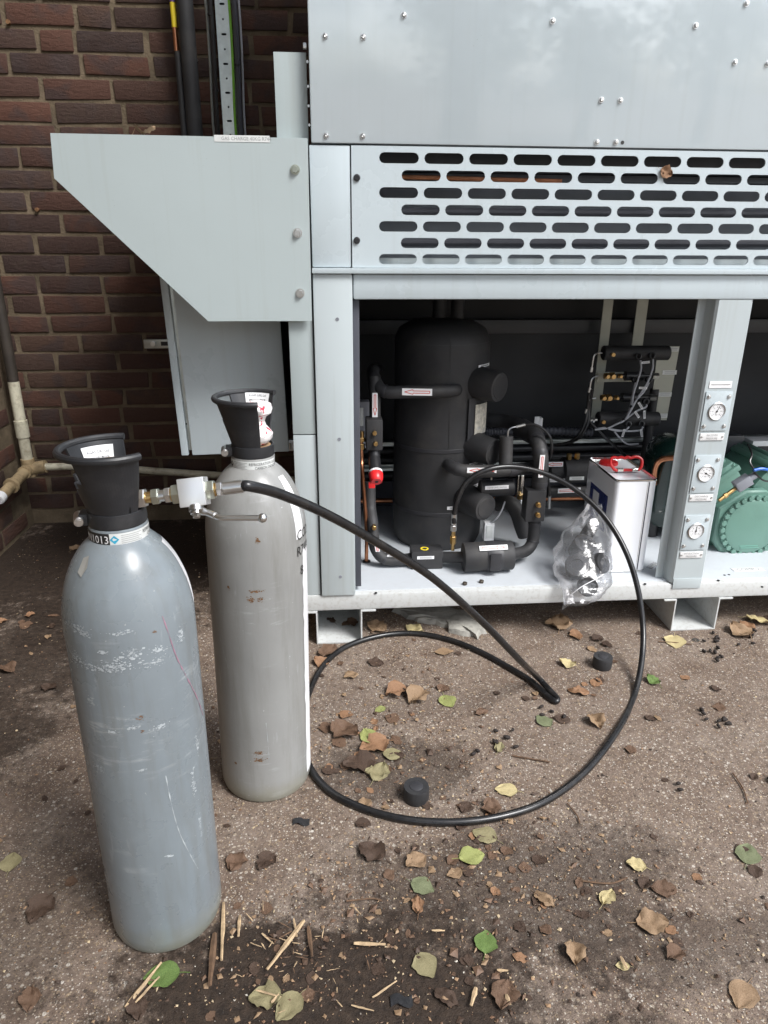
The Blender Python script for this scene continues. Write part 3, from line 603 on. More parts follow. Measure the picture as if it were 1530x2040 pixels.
# real pillar foot laps over the front lip
part('pillar_foot', MB().box((1.063, 1.8962, .152), (1.153, 1.8988, .186), .001), 'post', pil)
GX = 1.106
def gauge(pyt, pyb, pyc, name, ang):
    zt, zb, zc_ = at(1420, pyt, 1.8985).z, at(1400, pyb, 1.8985).z, at(1410, pyc, 1.8985).z
    pl = part('gauge_plate', MB().box((GX-.039, 1.8955, zb), (GX+.039, 1.8985, zt), .0008), 'panel')
    for sx in (-1, 1):
        for zz in (zt-.014, zb+.014): screw(pl, (GX+sx*.030, 1.8955, zz), .0048, 'zinc', 'screw', dome=1.0)
    c = V((GX, 1.8953, zc_)); R = .0235
    part('bezel', MB().lathe([(R*1.08, 0), (R*1.10, .003), (R*1.02, .0045), (R*.97, .004), (R*.95, .001)], c, (0, -1, 0), 32, close=False), 'zinc', pl)
    part('dial', MB().cyl(c, c+V((0, -.0015, 0)), R*.96, 32), 'gaugeface', pl)
    mb = MB()
    for i in range(19):
        a = radians(-135+15*i); d = V((sin(a), 0, cos(a))); n = V((d.z, 0, -d.x)); L0, L1 = R*(.70 if i % 3 == 0 else .77), R*.85
        mb.add([c+V((0, -.0018, 0))+d*L0+n*.0004, c+V((0, -.0018, 0))+d*L1+n*.0004, c+V((0, -.0018, 0))+d*L1-n*.0004, c+V((0, -.0018, 0))+d*L0-n*.0004], [(0, 1, 2, 3)])
        if i % 3 == 0: lettering(mb, str(i//3*10), .0042, c+V((0, -.0018, 0))+d*R*.53-V((0, 0, .0015)), (1, 0, 0), (0, 0, 1))
    lettering(mb, 'bar', .005, c+V((0, -.0018, -.011)), (1, 0, 0), (0, 0, 1)); part('scale_marks', mb, 'ink', pl, 0)
    a = radians(ang); d = V((sin(a), 0, cos(a))); part('needle', MB().box((-.0006, 0, -.006), (.0006, .0004, R*.7), M=Matrix.Translation(c+V((0, -.0026, 0))) @ Matrix.Rotation(a, 4, 'Y')).cyl(c+V((0, -.0016, 0)), c+V((0, -.0032, 0)), .0025, 10), 'ink', pl)
    return zb
def nameplate(pyc, l1, l2):
    zc_ = at(1405, pyc, 1.8985).z; pl = part('name_plate', MB().box((GX-.036, 1.896, zc_-.0105), (GX+.036, 1.8985, zc_+.0105), .0006), 'plate')
    mb = MB(); lettering(mb, l1, .0088, (GX, 1.8957, zc_+.0016), (1, 0, 0), (0, 0, 1), sx=.9); lettering(mb, l2, .0088, (GX, 1.8957, zc_-.0078), (1, 0, 0), (0, 0, 1), sx=.9)
    part('lettering', mb, 'greyink', pl, 0)
    for sx in (-1, 1): screw(pl, (GX+sx*.0315, 1.896, zc_), .0028, 'zinc', 'screw', dome=.8, washer=False)
gauge(780, 858, 819, 'a', 25); nameplate(870, 'RECEIVER', 'PRESSURE')
gauge(906, 981, 942, 'b', 120); nameplate(991, 'DISCHARGE', 'PRESSURE')
gauge(1025, 1094, 1056, 'c', 4); nameplate(1104, 'MT SUCTION', 'PRESSURE')
zc_ = at(1445, 766, 1.8985).z; pl = part('label', MB().box((GX-.033, 1.8975, zc_-.0095), (GX+.033, 1.8985, zc_+.0095)), 'sticker', smooth=0)
part('print', MB().box((GX-.028, 1.8970, zc_-.001), (GX+.028, 1.8973, zc_+.0012)), 'greyink', pl, 0)
# COMP 2 plate and fixings on the floor
c = gz(1490, 1135, FLZ); pl = part('name_plate', MB().box((c.x-.052, c.y-.012, FLZ+.0002), (c.x+.052, c.y+.012, FLZ+.0016)), 'plate', smooth=0)
part('lettering', lettering(MB(), 'COMP 2', .022, (c.x, c.y-.007, FLZ+.0019), (1, 0, 0), (0, 1, 0)), 'greyink', pl, 0)
for (px, py) in ((926, 1165), (959, 1161)):
    q = gz(px, py, FLZ); part('floor_bolt', MB().hexnut(q+V((0, 0, .0002)), q+V((0, 0, .009)), .0075), plain('dull bolt', (.09, .075, .06), .5, metal=.6))
for (px, py) in ((1285, 1164), (1431, 1157), (1443, 1147), (1518, 1170), (749, 1182), (1452, 1146)):
    q = gz(px, py, FLZ-.002); part('hole', MB().cyl(q, q+V((0, 0, .0028)), .004, 10), 'ink')
# rails at the back of the bay
def hrail(name, px, y0, y1, Y, m, x0, x1, d=.02, parent=None):
    a, b = at(px, y1, Y), at(px, y0, Y); return part(name, MB().box((x0, Y, a.z), (x1, Y+d, b.z), .0015), m, parent)
hrail('inner_beam', 1150, 637, 664, 2.66, 'inner_rail', .07, UX1-.02, .055)
for (xa, xb, Y) in ((1203, 1222, 2.60), (1270, 1292, 2.64)):
    a, b = at(xa, 600, Y), at(xb, 600, Y); z0 = at(1185, 832, Y).z if xa < 1250 else at(1260, 690, Y).z
    part('upright_strip', MB().box((a.x, Y, z0), (b.x, Y+.004, 1.044)), 'olive')

# pipe rack along the back
rk = thing('pipe_rack', (0.7, 2.6, FLZ), 'row of black pipes on galvanised rails at the back of the bay', 'pipe rack')
for (y0, y1, Y) in ((874, 881, 2.60), (917, 922, 2.62), (924, 929, 2.60)):
    a, b = at(1250, y1, Y), at(1250, y0, Y); obj('rail', MB().box((.065, Y, a.z), (UX1-.02, Y+.03, b.z), .001), M['galv'], rk)
for (y, r) in ((890, .014), (907, .0165), (938, .016)):
    q = at(1250, y, 2.63); obj('pipe', MB().cyl((.065, 2.63, q.z), (UX1-.02, 2.63, q.z), r, 14), M['blackpvc'], rk)
q = at(1250, 988, 2.58); obj('copper_line', MB().cyl((.065, 2.56, q.z+.012), (1.2, 2.56, q.z), .010, 10), M['copper'], rk)
q = at(1250, 958, 2.6); obj('trough', MB().box((.065, 2.66, FLZ+.002), (UX1-.02, 2.70, q.z)), M['gasket'], rk)
# corrugated conduit
t = thing('corrugated_conduit', at(1080, 858, 2.55), 'black corrugated conduit running behind the tank', 'conduit')
pth = smoothpath([at(905, 862, 2.56), at(970, 860, 2.55), at(1060, 858, 2.55), at(1180, 861, 2.54)], 60); mb = MB(); mb.tube(pth, [.0165 if (i//2) % 2 else .0138 for i in range(len(pth))], 12); obj('conduit', mb, M['gasket'], t, 60)

# ------------------------------------------------------------------ receiver tank
TX, TY, TR = 0.383, 2.344, 0.157
tk = thing('receiver_tank', (TX, TY, FLZ), 'tall black foam wrapped receiver tank standing in the cabinet bay', 'tank')
vm_ = MB().lathe([(TR*.93, FLZ+.001), (TR*.98, FLZ+.02), (TR, FLZ+.06), (TR, .862), (TR*.985, .876), (TR*.90, .905), (TR*.66, .926), (TR*.3, .933), (0, .934)], (TX, TY, 0), n=72, close=False)
bmv = bmesh.new(); mev = vm_.mesh('vessel', 40); bmv.from_mesh(mev); lng = [e for e in bmv.edges if abs(e.verts[0].co.z-e.verts[1].co.z) > .2]; bmesh.ops.subdivide_edges(bmv, edges=lng, cuts=40, use_grid_fill=True)
for v in bmv.verts:
    d_ = V((v.co.x-TX, v.co.y-TY, 0)); v.co += d_.normalized()*(.0028*noise.noise(v.co*7)+.0014*noise.noise(v.co*22)) if d_.length > .02 else V()
bmv.to_mesh(mev); bmv.free(); obj('vessel', mev, M['foam'], tk)
obj('seam', MB().tube([(TX+(TR+.0003)*cos(a), TY+(TR+.0003)*sin(a), .866) for a in [2*pi*i/40 for i in range(40)]], .0012, 4, closed=True), M['tape'], tk)
for dxx in (-.03, .03): obj('top_pipe', MB().cyl((TX+dxx+.02, TY+.02, .92), (TX+dxx+.02, TY+.02, 1.044), .022, 14), M['foam'], tk)
for (z_, h_) in ((.52, .012), (.30, .012)): obj('tape_band', MB().lathe([(TR+.0022, z_), (TR+.003, z_+.001), (TR+.003, z_+h_), (TR+.0022, z_+h_+.001)], (TX, TY, 0), n=56, close=False), M['tape'], tk)
obj('seam', MB().tube([V((TX+(TR+.0002)*cos(oncyl(898-.02*(y-680), y, TX, TY, TR)[0]), TY+(TR+.0002)*sin(oncyl(898-.02*(y-680), y, TX, TY, TR)[0]), oncyl(898, y, TX, TY, TR)[1])) for y in range(675, 910, 12)], .0009, 4), M['ink'], tk)
def stub(px, py, fx, fy, Yf, r, r0=None):
    f = at(fx, fy, Yf); b_ = V((TX, TY, f.z+.012)); d = (f-b_); d.normalize(); b0 = b_+d*(TR*.8)
    L = (f-b0).length
    obj('stub', MB().lathe([(r*1.13, 0), (r*1.12, L*.3), (r*1.0, L-.006), (r*.96, L-.001), (r*.78, L), (r*.76, L+.0015), (r*.70, L+.0015), (0, L+.001)], b0, d, 32, close=False), M['foam'], tk)
stub(0, 0, 996, 772, 2.17, .047); stub(0, 0, 985, 902, 2.16, .044); stub(0, 0, 968, 1012, 2.12, .044)
def tanklabel(px0, py0, px1, py1, skew=0.0, m='sticker', dr=.0046, name='label', lines=1):
    mb = MB(); N = 6; (a0, z0), (a1, z1) = oncyl(px0, py0, TX, TY, TR), oncyl(px1, py1, TX, TY, TR)
    vs = []
    for j in (0, 1):
        for i in range(N+1):
            a = a0+(a1-a0)*i/N; z = (z0 if j == 0 else z1)+skew*i/N; vs.append((TX+(TR+dr)*cos(a), TY+(TR+dr)*sin(a), z))
    mb.add(vs, [(i, i+1, N+2+i, N+1+i) for i in range(N)]); o = obj(name, mb, M[m], tk, 0)
    if lines:
        mb = MB(); am = a0+(a1-a0)*.15; ae = a0+(a1-a0)*.85
        for s in (.35, .62):
            zz = z0+(z1-z0)*s; vs = []
            for q in (-.0012, .0012):
                for i in range(N+1):
                    a = am+(ae-am)*i/N; vs.append((TX+(TR+dr+.0004)*cos(a), TY+(TR+dr+.0004)*sin(a), zz+q+skew*(.15+.7*i/N)))
            mb.add(vs, [(i, i+1, N+2+i, N+1+i) for i in range(N)])
        obj('print', mb, M['greyink'], o, 0)
    return o
tanklabel(951, 733, 972, 722); tanklabel(933, 927, 953, 917); tanklabel(930, 974, 950, 962); tanklabel(890, 1015, 922, 1005)
a0, z0 = oncyl(931, 880, TX, TY, TR); tanklabel(928, 882, 945, 792, m='tape', dr=.008, name='plate_backing', lines=0)
npl = tanklabel(940, 866, 964, 800, m='card', dr=.011, name='rating_plate', lines=0)
npl.data.materials.clear(); npl.data.materials.append(plain('rating plate print', (0.50, 0.47, 0.40), .3, var=.35, vs=90, dirt=(.05, .15, .35), dirtamt=.8, ds=25))

# ------------------------------------------------------------------ insulated pipework in the bay
def arrow_label(parent, c, ux, uy, w, h, rev=False, sheath=None):
    c, ux, uy = V(c), V(ux).normalized(), V(uy).normalized(); n = ux.cross(uy)
    if n.y > 0: n = -n
    o = obj('arrow_label', MB().poly([c-ux*w/2-uy*h/2, c+ux*w/2-uy*h/2, c+ux*w/2+uy*h/2, c-ux*w/2+uy*h/2], n*.0006), M['sticker'], parent, 0)
    s = -1 if rev else 1; p = c+n*.001; k = []
    out = [(-.42, .16), (.14, .16), (.14, .34), (.42, 0), (.14, -.34), (.14, -.16), (-.42, -.16)]
    pts = [p+ux*(a*w*s)+uy*(b_*h) for a, b_ in out]
    mb = MB()
    for i in range(len(pts)):
        a, b_ = pts[i], pts[(i+1) % len(pts)]; d = (b_-a).normalized(); q = d.cross(n)*.0010
        mb.add([a-q, b_-q, b_+q, a+q], [(0, 1, 2, 3)])
    obj('arrow', mb, M['redink'], o, 0); return o
def pipe(name, label, pts, r, m='foam', cat='pipe', k=8, n=16):
    P3 = [at(*p) for p in pts]; t = thing(name, P3[0], label, cat); obj('insulation', MB().tube(smoothpath(P3, k), r, n), M[m], t); return t, P3
def wraps(parent, pts, r, ts):
    P3 = smoothpath([at(*p) for p in pts], 8)
    for t_ in ts:
        i = min(max(int(t_*(len(P3)-1)), 1), len(P3)-3); obj('tape_wrap', MB().tube([P3[i-1].lerp(P3[i], .5), P3[i], P3[i+1]], [r+.0012, r+.0018, r+.0012], 18), M['tape'], parent)
def tagplate(parent, px, py, Y, w, h, tilt=0.0, m='sticker', txt=None, name='label'):
    c = at(px, py, Y); Mx = Matrix.Translation(c) @ Matrix.Rotation(tilt, 4, 'Y')
    o = obj(name, MB().box((-w/2, -.0004, -h/2), (w/2, .0004, h/2), M=Mx), M[m], parent, 0)
    mb = MB()
    if txt: lettering(mb, txt, h*.62, Mx @ V((0, -.0009, -h*.22)), Mx.to_3x3() @ V((1, 0, 0)), Mx.to_3x3() @ V((0, 0, 1)), sx=.8)
    else:
        for s in (-.15, .18): mb.box((-w*.36, -.0009, h*s-.0008), (w*.36, -.0007, h*s+.0008), M=Mx)
    obj('print', mb, M['greyink'], o, 0); return o
p1, q = pipe('insulated_pipe', 'black insulated pipe leaving the upper front of the tank towards the wall', [(905, 776, 2.30), (908, 777, 2.17), (880, 779, 2.135), (800, 781, 2.13), (768, 780, 2.14), (752, 768, 2.16), (745, 750, 2.19), (744, 740, 2.26), (746, 736, 2.40), (752, 735, 2.60)], .0195)
arrow_label(p1, at(831, 781, 2.1095), (1, 0, -.03), (0, 0, 1), .092, .021, rev=True)
p2, q = pipe('insulated_pipe', 'black insulated pipe from the tank to the right hand riser', [(893, 925, 2.30), (894, 926, 2.185), (905, 933, 2.14), (930, 938, 2.12), (990, 938, 2.12), (1062, 932, 2.16)], .0205)
arrow_label(p2, at(960, 937, 2.0985), (1, 0, -.02), (0, 0, 1), .095, .017, rev=True)
obj('upright_sleeve', MB().tube([at(1007, 928, 2.12), at(1008, 900, 2.13), at(1009, 869, 2.135)], .0215, 16), M['foam'], p2)
wraps(p1, [(908, 777, 2.17), (880, 779, 2.135), (800, 781, 2.13), (768, 780, 2.14), (752, 768, 2.16)], .0195, (.18, .75))
wraps(p2, [(905, 933, 2.14), (930, 938, 2.12), (990, 938, 2.12), (1062, 932, 2.16)], .0205, (.12, .8))
# thin control hose over the riser
t = thing('control_hose', at(1012, 868, 2.13), 'thin black control hose curling over the insulated riser', 'hose')
obj('steel_tube', MB().tube(smoothpath([at(1011, 872, 2.13), at(1013, 858, 2.13), at(1020, 852, 2.13), at(1030, 850, 2.13)], 6), .0028, 8), M['zinc'], t)
obj('ferrule', MB().cyl(at(1029, 850.5, 2.13), at(1046, 846, 2.13), .0052, 10), M['zinc'], t)
obj('hose', MB().tube(smoothpath([at(1045, 846, 2.13), at(1065, 846, 2.12), at(1085, 857, 2.11), at(1098, 876, 2.10), at(1098, 905, 2.10), at(1088, 930, 2.14), at(1093, 960, 2.17), at(1095, 990, 2.17)], 8), .0042, 8), M['rubber'], t)
obj('ferrule', MB().cyl(at(1095, 988, 2.17), at(1094, 1012, 2.18), .0055, 10), M['zinc'], t)
# riser and bottom line
p3, q = pipe('insulated_pipe', 'black insulated riser with brass valve and filter along the cabinet floor', [(975, 836, 2.40), (1010, 840, 2.36), (1045, 852, 2.27), (1068, 872, 2.16), (1076, 900, 2.115), (1077, 940, 2.105), (1072, 985, 2.10)], .0245, n=20)
obj('elbow_joint', MB().cyl(at(1038, 853, 2.27), at(1066, 868, 2.19), .034, 20, r2=.031), M['foam'], p3)
arrow_label(p3, at(1079, 929, 2.079), at(1076, 955, 2.08)-at(1081, 903, 2.08), (1, 0, 0), .074, .0155)
v0, v1 = at(1067, 972, 2.10), at(1066, 1034, 2.10)
obj('valve_block', MB().box((v0.x-.034, 2.072, v1.z), (v0.x+.030, 2.130, v0.z), .006), M['foam'], p3)
for (px, py) in ((1071, 1004), (1070, 1024)):
    g = at(px, py, 2.072); obj('brass_fitting', MB().hexnut(g+V((0, .01, 0)), g+V((0, -.012, 0)), .0085).cyl(g+V((0, -.010, 0)), g+V((0, -.022, 0)), .0055, 10), M['brass'], p3)
fa, fb = gz(922, 1111, .219), gz(1021, 1105, .222); fa.y = fb.y = (fa.y+fb.y)/2
obj('lower_insulation', MB().tube(smoothpath([at(1066, 1030, 2.10), at(1064, 1060, 2.10), at(1060, 1082, 2.095), at(1046, 1098, 2.075), at(1015, 1105, fb.y)], 8), .0195, 16), M['foam'], p3)
fa, fb = gz(922, 1111, .219), gz(1021, 1105, .222); fa.y = fb.y = (fa.y+fb.y)/2
obj('filter_body', MB().lathe([(.036, 0), (.046, .002), (.0475, .006), (.0475, (fb-fa).length-.006), (.045, (fb-fa).length-.002), (.030, (fb-fa).length)], fa, fb-fa, 28), M['foam'], p3)
mid = fa.lerp(fb, .60); ax_ = (fb-fa).normalized(); obj('strap', MB().lathe([(.0478, -.026), (.0495, -.022), (.0500, 0), (.0492, .02), (.0478, .026)], mid, ax_, 24, close=False).box(mid+V((-.020, -.054, -.030)), mid+V((.016, -.046, .030)), .004), M['tape'], p3)
arrow_label(p3, fa.lerp(fb, .56)+V((0, -.030, .0420)), (1, 0, .03), (0, .75, .65), .090, .017)
ba, bb = at(818, 1110, 2.08), at(880, 1110, 2.08)
obj('link_insulation', MB().cyl(at(870, 1110, 2.08), at(930, 1110, fa.y), .0185, 16), M['foam'], p3)
obj('sensor_block', MB().box((ba.x, 2.052, at(850, 1132, 2.06).z), (bb.x, 2.115, at(850, 1097, 2.06).z), .004), M['foam'], p3)
g = at(846, 1097.5, 2.07); obj('ring_sticker', MB().lathe([(.008, 0), (.0135, 0), (.0135, .0012), (.008, .0012)], V((g.x, 2.075, at(850, 1097, 2.06).z+.0002)), (0, 0, 1), 20, close=False), M['yellow'], p3)
tagplate(p3, 848, 1111, 2.051, .055, .0105)
obj('left_insulation', MB().tube(smoothpath([at(825, 1112, 2.08), at(785, 1116, 2.08), at(762, 1111, 2.08), at(748, 1093, 2.09), at(744, 1070, 2.10), at(742, 1040, 2.12), at(738, 1010, 2.16), at(737, 960, 2.18)], 8), .0185, 16), M['foam'], p3)
arrow_label(p3, at(751, 1089, 2.0705), at(749, 1078, 2.075)-at(753, 1101, 2.075), (1, 0, 0), .036, .014)
tagplate(p3, 782, 1107, 2.058, .034, .0065)
g = at(745, 1049, 2.095); obj('brass_fitting', MB().hexnut(g+V((0, .01, 0)), g+V((0, -.016, 0)), .008), M['brass'], p3)
wraps(p3, [(1045, 852, 2.27), (1068, 872, 2.16), (1076, 900, 2.115), (1077, 940, 2.105), (1072, 985, 2.10)], .0245, (.3, .5, .9)); wraps(p3, [(1066, 1030, 2.10), (1064, 1060, 2.10), (1060, 1082, 2.095), (1046, 1098, 2.075)], .0195, (.15, .6)); wraps(p3, [(825, 1112, 2.08), (785, 1116, 2.08), (762, 1111, 2.08), (748, 1093, 2.09), (744, 1070, 2.10)], .0185, (.45, .9))
# left valve with red cap
t = thing('shut_off_valve', at(745, 870, 2.14), 'black insulated shut off valve with bright red cap beside the tank', 'valve')
a, b = at(729, 895, 2.12), at(762, 833, 2.12); obj('body', MB().box((a.x, 2.10, a.z), (b.x, 2.16, b.z), .006), M['foam'], t)
obj('upper_insulation', MB().tube([at(747, 840, 2.14), at(747, 800, 2.15), at(745, 750, 2.165)], .0175, 14), M['foam'], t)
arrow_label(t, at(747, 807, 2.125), (0, 0, -1), (1, 0, 0), .075, .0165)
for (px, py) in ((746, 862), (748, 883)): g = at(px, py, 2.10); obj('brass_fitting', MB().hexnut(g+V((0, .01, 0)), g+V((0, -.012, 0)), .0075), M['brass'], t)
s1 = at(750, 957, 2.045); d = V((.03, -.80, -.60)).normalized(); s0 = s1-d*.082; L = .082
obj('stem', MB().cyl(s0, s0+d*L*.68, .019, 16).cyl(at(745, 892, 2.13), at(746, 925, 2.11), .019, 16), M['blackpvc'], t); obj('ring', MB().cyl(s0+d*L*.60, s0+d*L*.68, .0215, 18), M['sticker'], t)
obj('red_cap', MB().lathe([(.021, 0), (.0225, .003), (.021, .02), (.017, .03), (.016, .031), (.006, .031), (.0055, .026), (0, .026)], s0+d*L*.69, d, 24, close=False).box(s1+V((-.024, .0, -.026)), s1+V((-.004, .010, -.006)), .003), M['red'], t)
g = s0+d*(L*.69+.0275); obj('cap_hole', MB().cyl(g, g+d*.0045, .0052, 12), M['ink'], t)
# copper riser on the left edge
t = thing('copper_pipe', gz(730, 1118, FLZ), 'slim copper pipe rising from the cabinet floor near the post', 'pipe')
q0 = gz(730, 1119, FLZ)
obj('pipe', MB().tube(smoothpath([q0+V((0, 0, .001)), V((q0.x, q0.y, .30)), at(722, 940, 2.11), at(721, 915, 2.12), at(719, 870, 2.13)], 6), .0062, 10), M['copper'], t)
obj('grommet', MB().lathe([(.006, 0), (.014, 0), (.0135, .003), (.006, .003)], q0+V((0, 0, .0003)), n=16, close=False), M['blackpvc'], t)
g = at(721, 880, 2.12); obj('brass_fitting', MB().hexnut(g, g+V((0, 0, .014)), .0105).cyl(g+V((0, 0, .014)), g+V((0, 0, .034)), .008, 12).hexnut(g-V((0, 0, .024)), g-V((0, 0, .006)), .009), M['brass'], t)
t = thing('junction_box', at(727, 820, 2.3), 'small grey junction box half hidden behind the red capped valve', 'box')
a, b = at(714, 834, 2.25), at(736, 800, 2.25); obj('case', MB().box((a.x, 2.25, a.z-.10), (b.x, 2.29, b.z), .003), M['greyplastic'], t); obj('label', MB().box((a.x+.004, 2.2494, b.z-.08), (a.x+.016, 2.2499, b.z-.02)), M['sticker_dirty'], t)
# level switch and fittings to the right of the tank
t = thing('level_switch', at(990, 970, 2.16), 'horizontal black level switch with white name label below the tank pipe', 'switch')
a, b = at(955, 972, 2.16), at(1023, 971, 2.16); obj('body', MB().cyl(a, b, .026, 20, ch=.003), M['foam'], t); tagplate(t, 990, 971, 2.132, .078, .0125, radians(-1.5), txt='LIQUID LEVEL SWITCH')
obj('bolt', MB().cyl(at(979, 956, 2.14), at(979, 951, 2.14), .003, 8), M['zinc'], t)
t = thing('sight_glass', at(1037, 980, 2.3), 'pale metal sight glass column behind the riser', 'sight glass')
a, b = at(1029, 994, 2.24), at(1046, 946, 2.24); obj('tube', MB().box((a.x, 2.24, a.z-.03), (b.x, 2.27, b.z), .006), M['tinplate'], t); obj('brass_nut', MB().hexnut(at(1037, 994, 2.23), at(1037, 984, 2.23), .011), M['brass'], t)
t = thing('insulated_elbow', at(1025, 1020, 2.2), 'fat black insulated elbow curving down behind the riser', 'pipe')
obj('insulation', MB().tube(smoothpath([at(992, 1004, 2.26), at(1015, 1002, 2.22), at(1030, 1020, 2.2), at(1040, 1050, 2.2), at(1046, 1066, 2.2)], 6), .026, 16), M['foam'], t)
t = thing('sensor_box', gz(975, 1075, FLZ), 'small white sensor box with grey wire on the floor by the tank', 'sensor')
a, b = at(964, 1078, 2.17), at(986, 1042, 2.17); obj('case', MB().box((a.x, 2.17, a.z), (b.x, 2.20, b.z), .003), M['whiteplastic'], t); obj('cover', MB().box((a.x+.006, 2.168, a.z+.012), (b.x-.006, 2.1705, b.z-.008), .0008), M['sticker_dirty'], t)
obj('wire', MB().tube(smoothpath([at(976, 1041, 2.18), at(988, 1034, 2.16), at(999, 1018, 2.16), at(1006, 999, 2.17)], 6), .0028, 8), M['wire'], t)
t = thing('white_bracket', at(1073, 838, 2.4), 'small white folded bracket above the riser elbow', 'bracket')
a, b = at(1064, 850, 2.45), at(1082, 830, 2.45); obj('plate', MB().box((a.x, 2.45, a.z-.02), (b.x-.012, 2.453, b.z), .0008).box((b.x-.0118, 2.45, a.z-.02), (b.x, 2.48, b.z-.006), .0008), M['whiteplastic'], t)
t = thing('filter_drier', at(1135, 940, 2.42), 'black filter drier with brass caps and white arrow labels behind the bag', 'filter')
a, b = at(1092, 938, 2.42), at(1182, 934, 2.42); obj('body', MB().lathe([(.03, 0), (.034, .004), (.034, .05), (.048, .055), (.048, (b-a).length-.004), (.044, (b-a).length)], a, b-a, 28), M['foam'], t)
a, b = at(1090, 980, 2.42), at(1182, 976, 2.42); obj('lower_pipe', MB().cyl(a, b, .023, 18), M['foam'], t)
for (px, py) in ((1134, 909), (1150, 908)): g = at(px, py, 2.40); obj('brass_cap', MB().hexnut(g-V((0, 0, .012)), g+V((0, 0, .010)), .010), M['brass'], t)
arrow_label(t, at(1106, 925, 2.384), (1, 0, 0), (0, 0, 1), .058, .018, rev=True); tagplate(t, 1149, 953, 2.370, .054, .013, m='sticker_dirty'); tagplate(t, 1108, 957, 2.384, .07, .013, m='sticker'); arrow_label(t, at(1134, 977, 2.394), (1, 0, .03), (0, 0, 1), .085, .018)

# ------------------------------------------------------------------ valve manifold on the back wall
mf = thing('valve_manifold', at(1260, 760, 2.5), 'steel bracket carrying black cylinders with brass valves and grey wires', 'manifold')
MY = 2.5
pl = [(1333, 690), (1354, 690), (1328, 837), (1313, 837), (1310, 822), (1296, 820), (1308, 717), (1328, 715)]
obj('plate', MB().poly([at(px, py, MY+.05) for px, py in pl], (0, .003, 0)), M['olive'], mf, 0)
for (a, b, r) in (((1201, 703), (1332, 703), .026), ((1190, 834), (1311, 834), .026)): obj('cylinder', MB().cyl(at(*a, MY), at(*b, MY), r, 22, ch=.003), M['foam'], mf)
a, b = at(1189, 761, MY+.03), at(1265, 741, MY+.03); obj('cross_bar', MB().box((a.x, MY+.03, a.z), (b.x, MY+.034, b.z)), M['olive'], mf)
for (yy, x0, x1) in ((749, 1205, 1305), (792, 1198, 1300)):
    obj('spindle', MB().cyl(at(x0, yy, MY), at(x1, yy-1, MY), .006, 10), M['blackpvc'], mf)
    for dx_, r in ((3, .012), (14, .014), (29, .009)): g = at(x0+dx_, yy, MY-.004); obj('brass_valve', MB().hexnut(g-V((.008, 0, 0)), g+V((.008, 0, 0)), r).cyl(g, g+V((0, -.02, 0)), r*.6, 10), M['brass'], mf)
    g0, g1 = at(x0+40, yy, MY), at(x0+75, yy, MY); obj('solenoid', MB().cyl(g0, g1, .017, 14), M['blackpvc'], mf)
    g = at(x1, yy, MY-.004); obj('end_fitting', MB().hexnut(g-V((.012, 0, 0)), g+V((.012, 0, 0)), .012), M['zinc'], mf)
for (px, py) in ((1220, 706), (1201, 840)): g = at(px, py, MY-.024); obj('brass_stub', MB().cyl(g+V((0, .004, 0)), g-V((0, .012, 0)), .007, 12), M['brass'], mf)
for (px, py) in ((1270, 710), (1297, 709), (1264, 757), (1291, 757), (1285, 800), (1250, 845), (1276, 844)):
    g = at(px, py, MY-.028); obj('connector_ring', MB().lathe([(.008, 0), (.0115, .001), (.0115, .012), (.008, .013)], g, (0, -1, .2), 16, close=False).cyl(g+V((0, .012, 0)), g, .008, 12), M['blackpvc'], mf)
for pts_ in (((1200, 703), (1190, 704), (1183, 710), (1179, 732)), ((1193, 749), (1184, 751), (1178, 758), (1175, 773)), ((1187, 793), (1177, 795), (1172, 803), (1169, 815))):
    P3 = [at(px, py, MY-.01) for px, py in pts_]; obj('steel_tube', MB().tube(smoothpath(P3, 6), .0028, 8), M['zinc'], mf); obj('ferrule', MB().cyl(P3[-1], P3[-1]+(P3[-1]-P3[-2]).normalized()*.016, .0055, 8), M['zinc'], mf)
g = at(1176, 837, MY-.01); obj('elbow_fitting', MB().cyl(g, at(1189, 836, MY-.01), .006, 10).hexnut(at(1180, 837, MY-.01), at(1184, 837, MY-.01), .010), M['zinc'], mf)
for (px, py, w_, h_) in ((1343, 696, .035, .016), (1334, 742, .055, .016), (1325, 786, .05, .016), (1322, 828, .03, .016)): tagplate(mf, px, py, MY+.049, w_, h_, m='sticker_dirty')
def wires(name, label, paths, r, m, Y, cat='cable'):
    t = thing(name, at(*paths[0][0], Y), label, cat)
    for i, p in enumerate(paths): obj('strand', MB().tube(smoothpath([at(px, py, Y+.002*(i % 3)-.004*(i % 2)) for px, py in p], 6), r, 6), M[m], t)
    return t
end = [(1245, 836), (1228, 845), (1210, 853), (1185, 856)]
def wp(*a): return list(a)+end
t = wires('grey_wires', 'tied bundle of thin grey wires looping in front of the manifold', [
    wp((1276, 718), (1277, 735), (1270, 760), (1262, 785), (1258, 808)), wp((1301, 716), (1300, 735), (1290, 762), (1272, 790), (1260, 812)),
    wp((1266, 762), (1262, 780), (1258, 800), (1254, 815)), wp((1293, 762), (1283, 780), (1268, 797), (1257, 815)),
    wp((1289, 806), (1285, 812), (1270, 818), (1256, 828)), [(1253, 850), (1245, 857), (1225, 858), (1205, 852), (1185, 856)], [(1281, 850), (1275, 857), (1250, 859), (1222, 856), (1205, 853)], [(1224, 860), (1238, 876), (1252, 885), (1272, 884)]], .0033, 'wire', MY-.055)
for (px, py, tl) in ((1276, 808, .9), (1269, 826, .9), (1242, 863, -1.4), (1278, 863, 1.3), (1284, 826, 1.4), (1281, 773, 0.05), (1286, 722, -.1)): tagplate(t, px, py, MY-.062, .030, .008, tl, name='wire_tag')
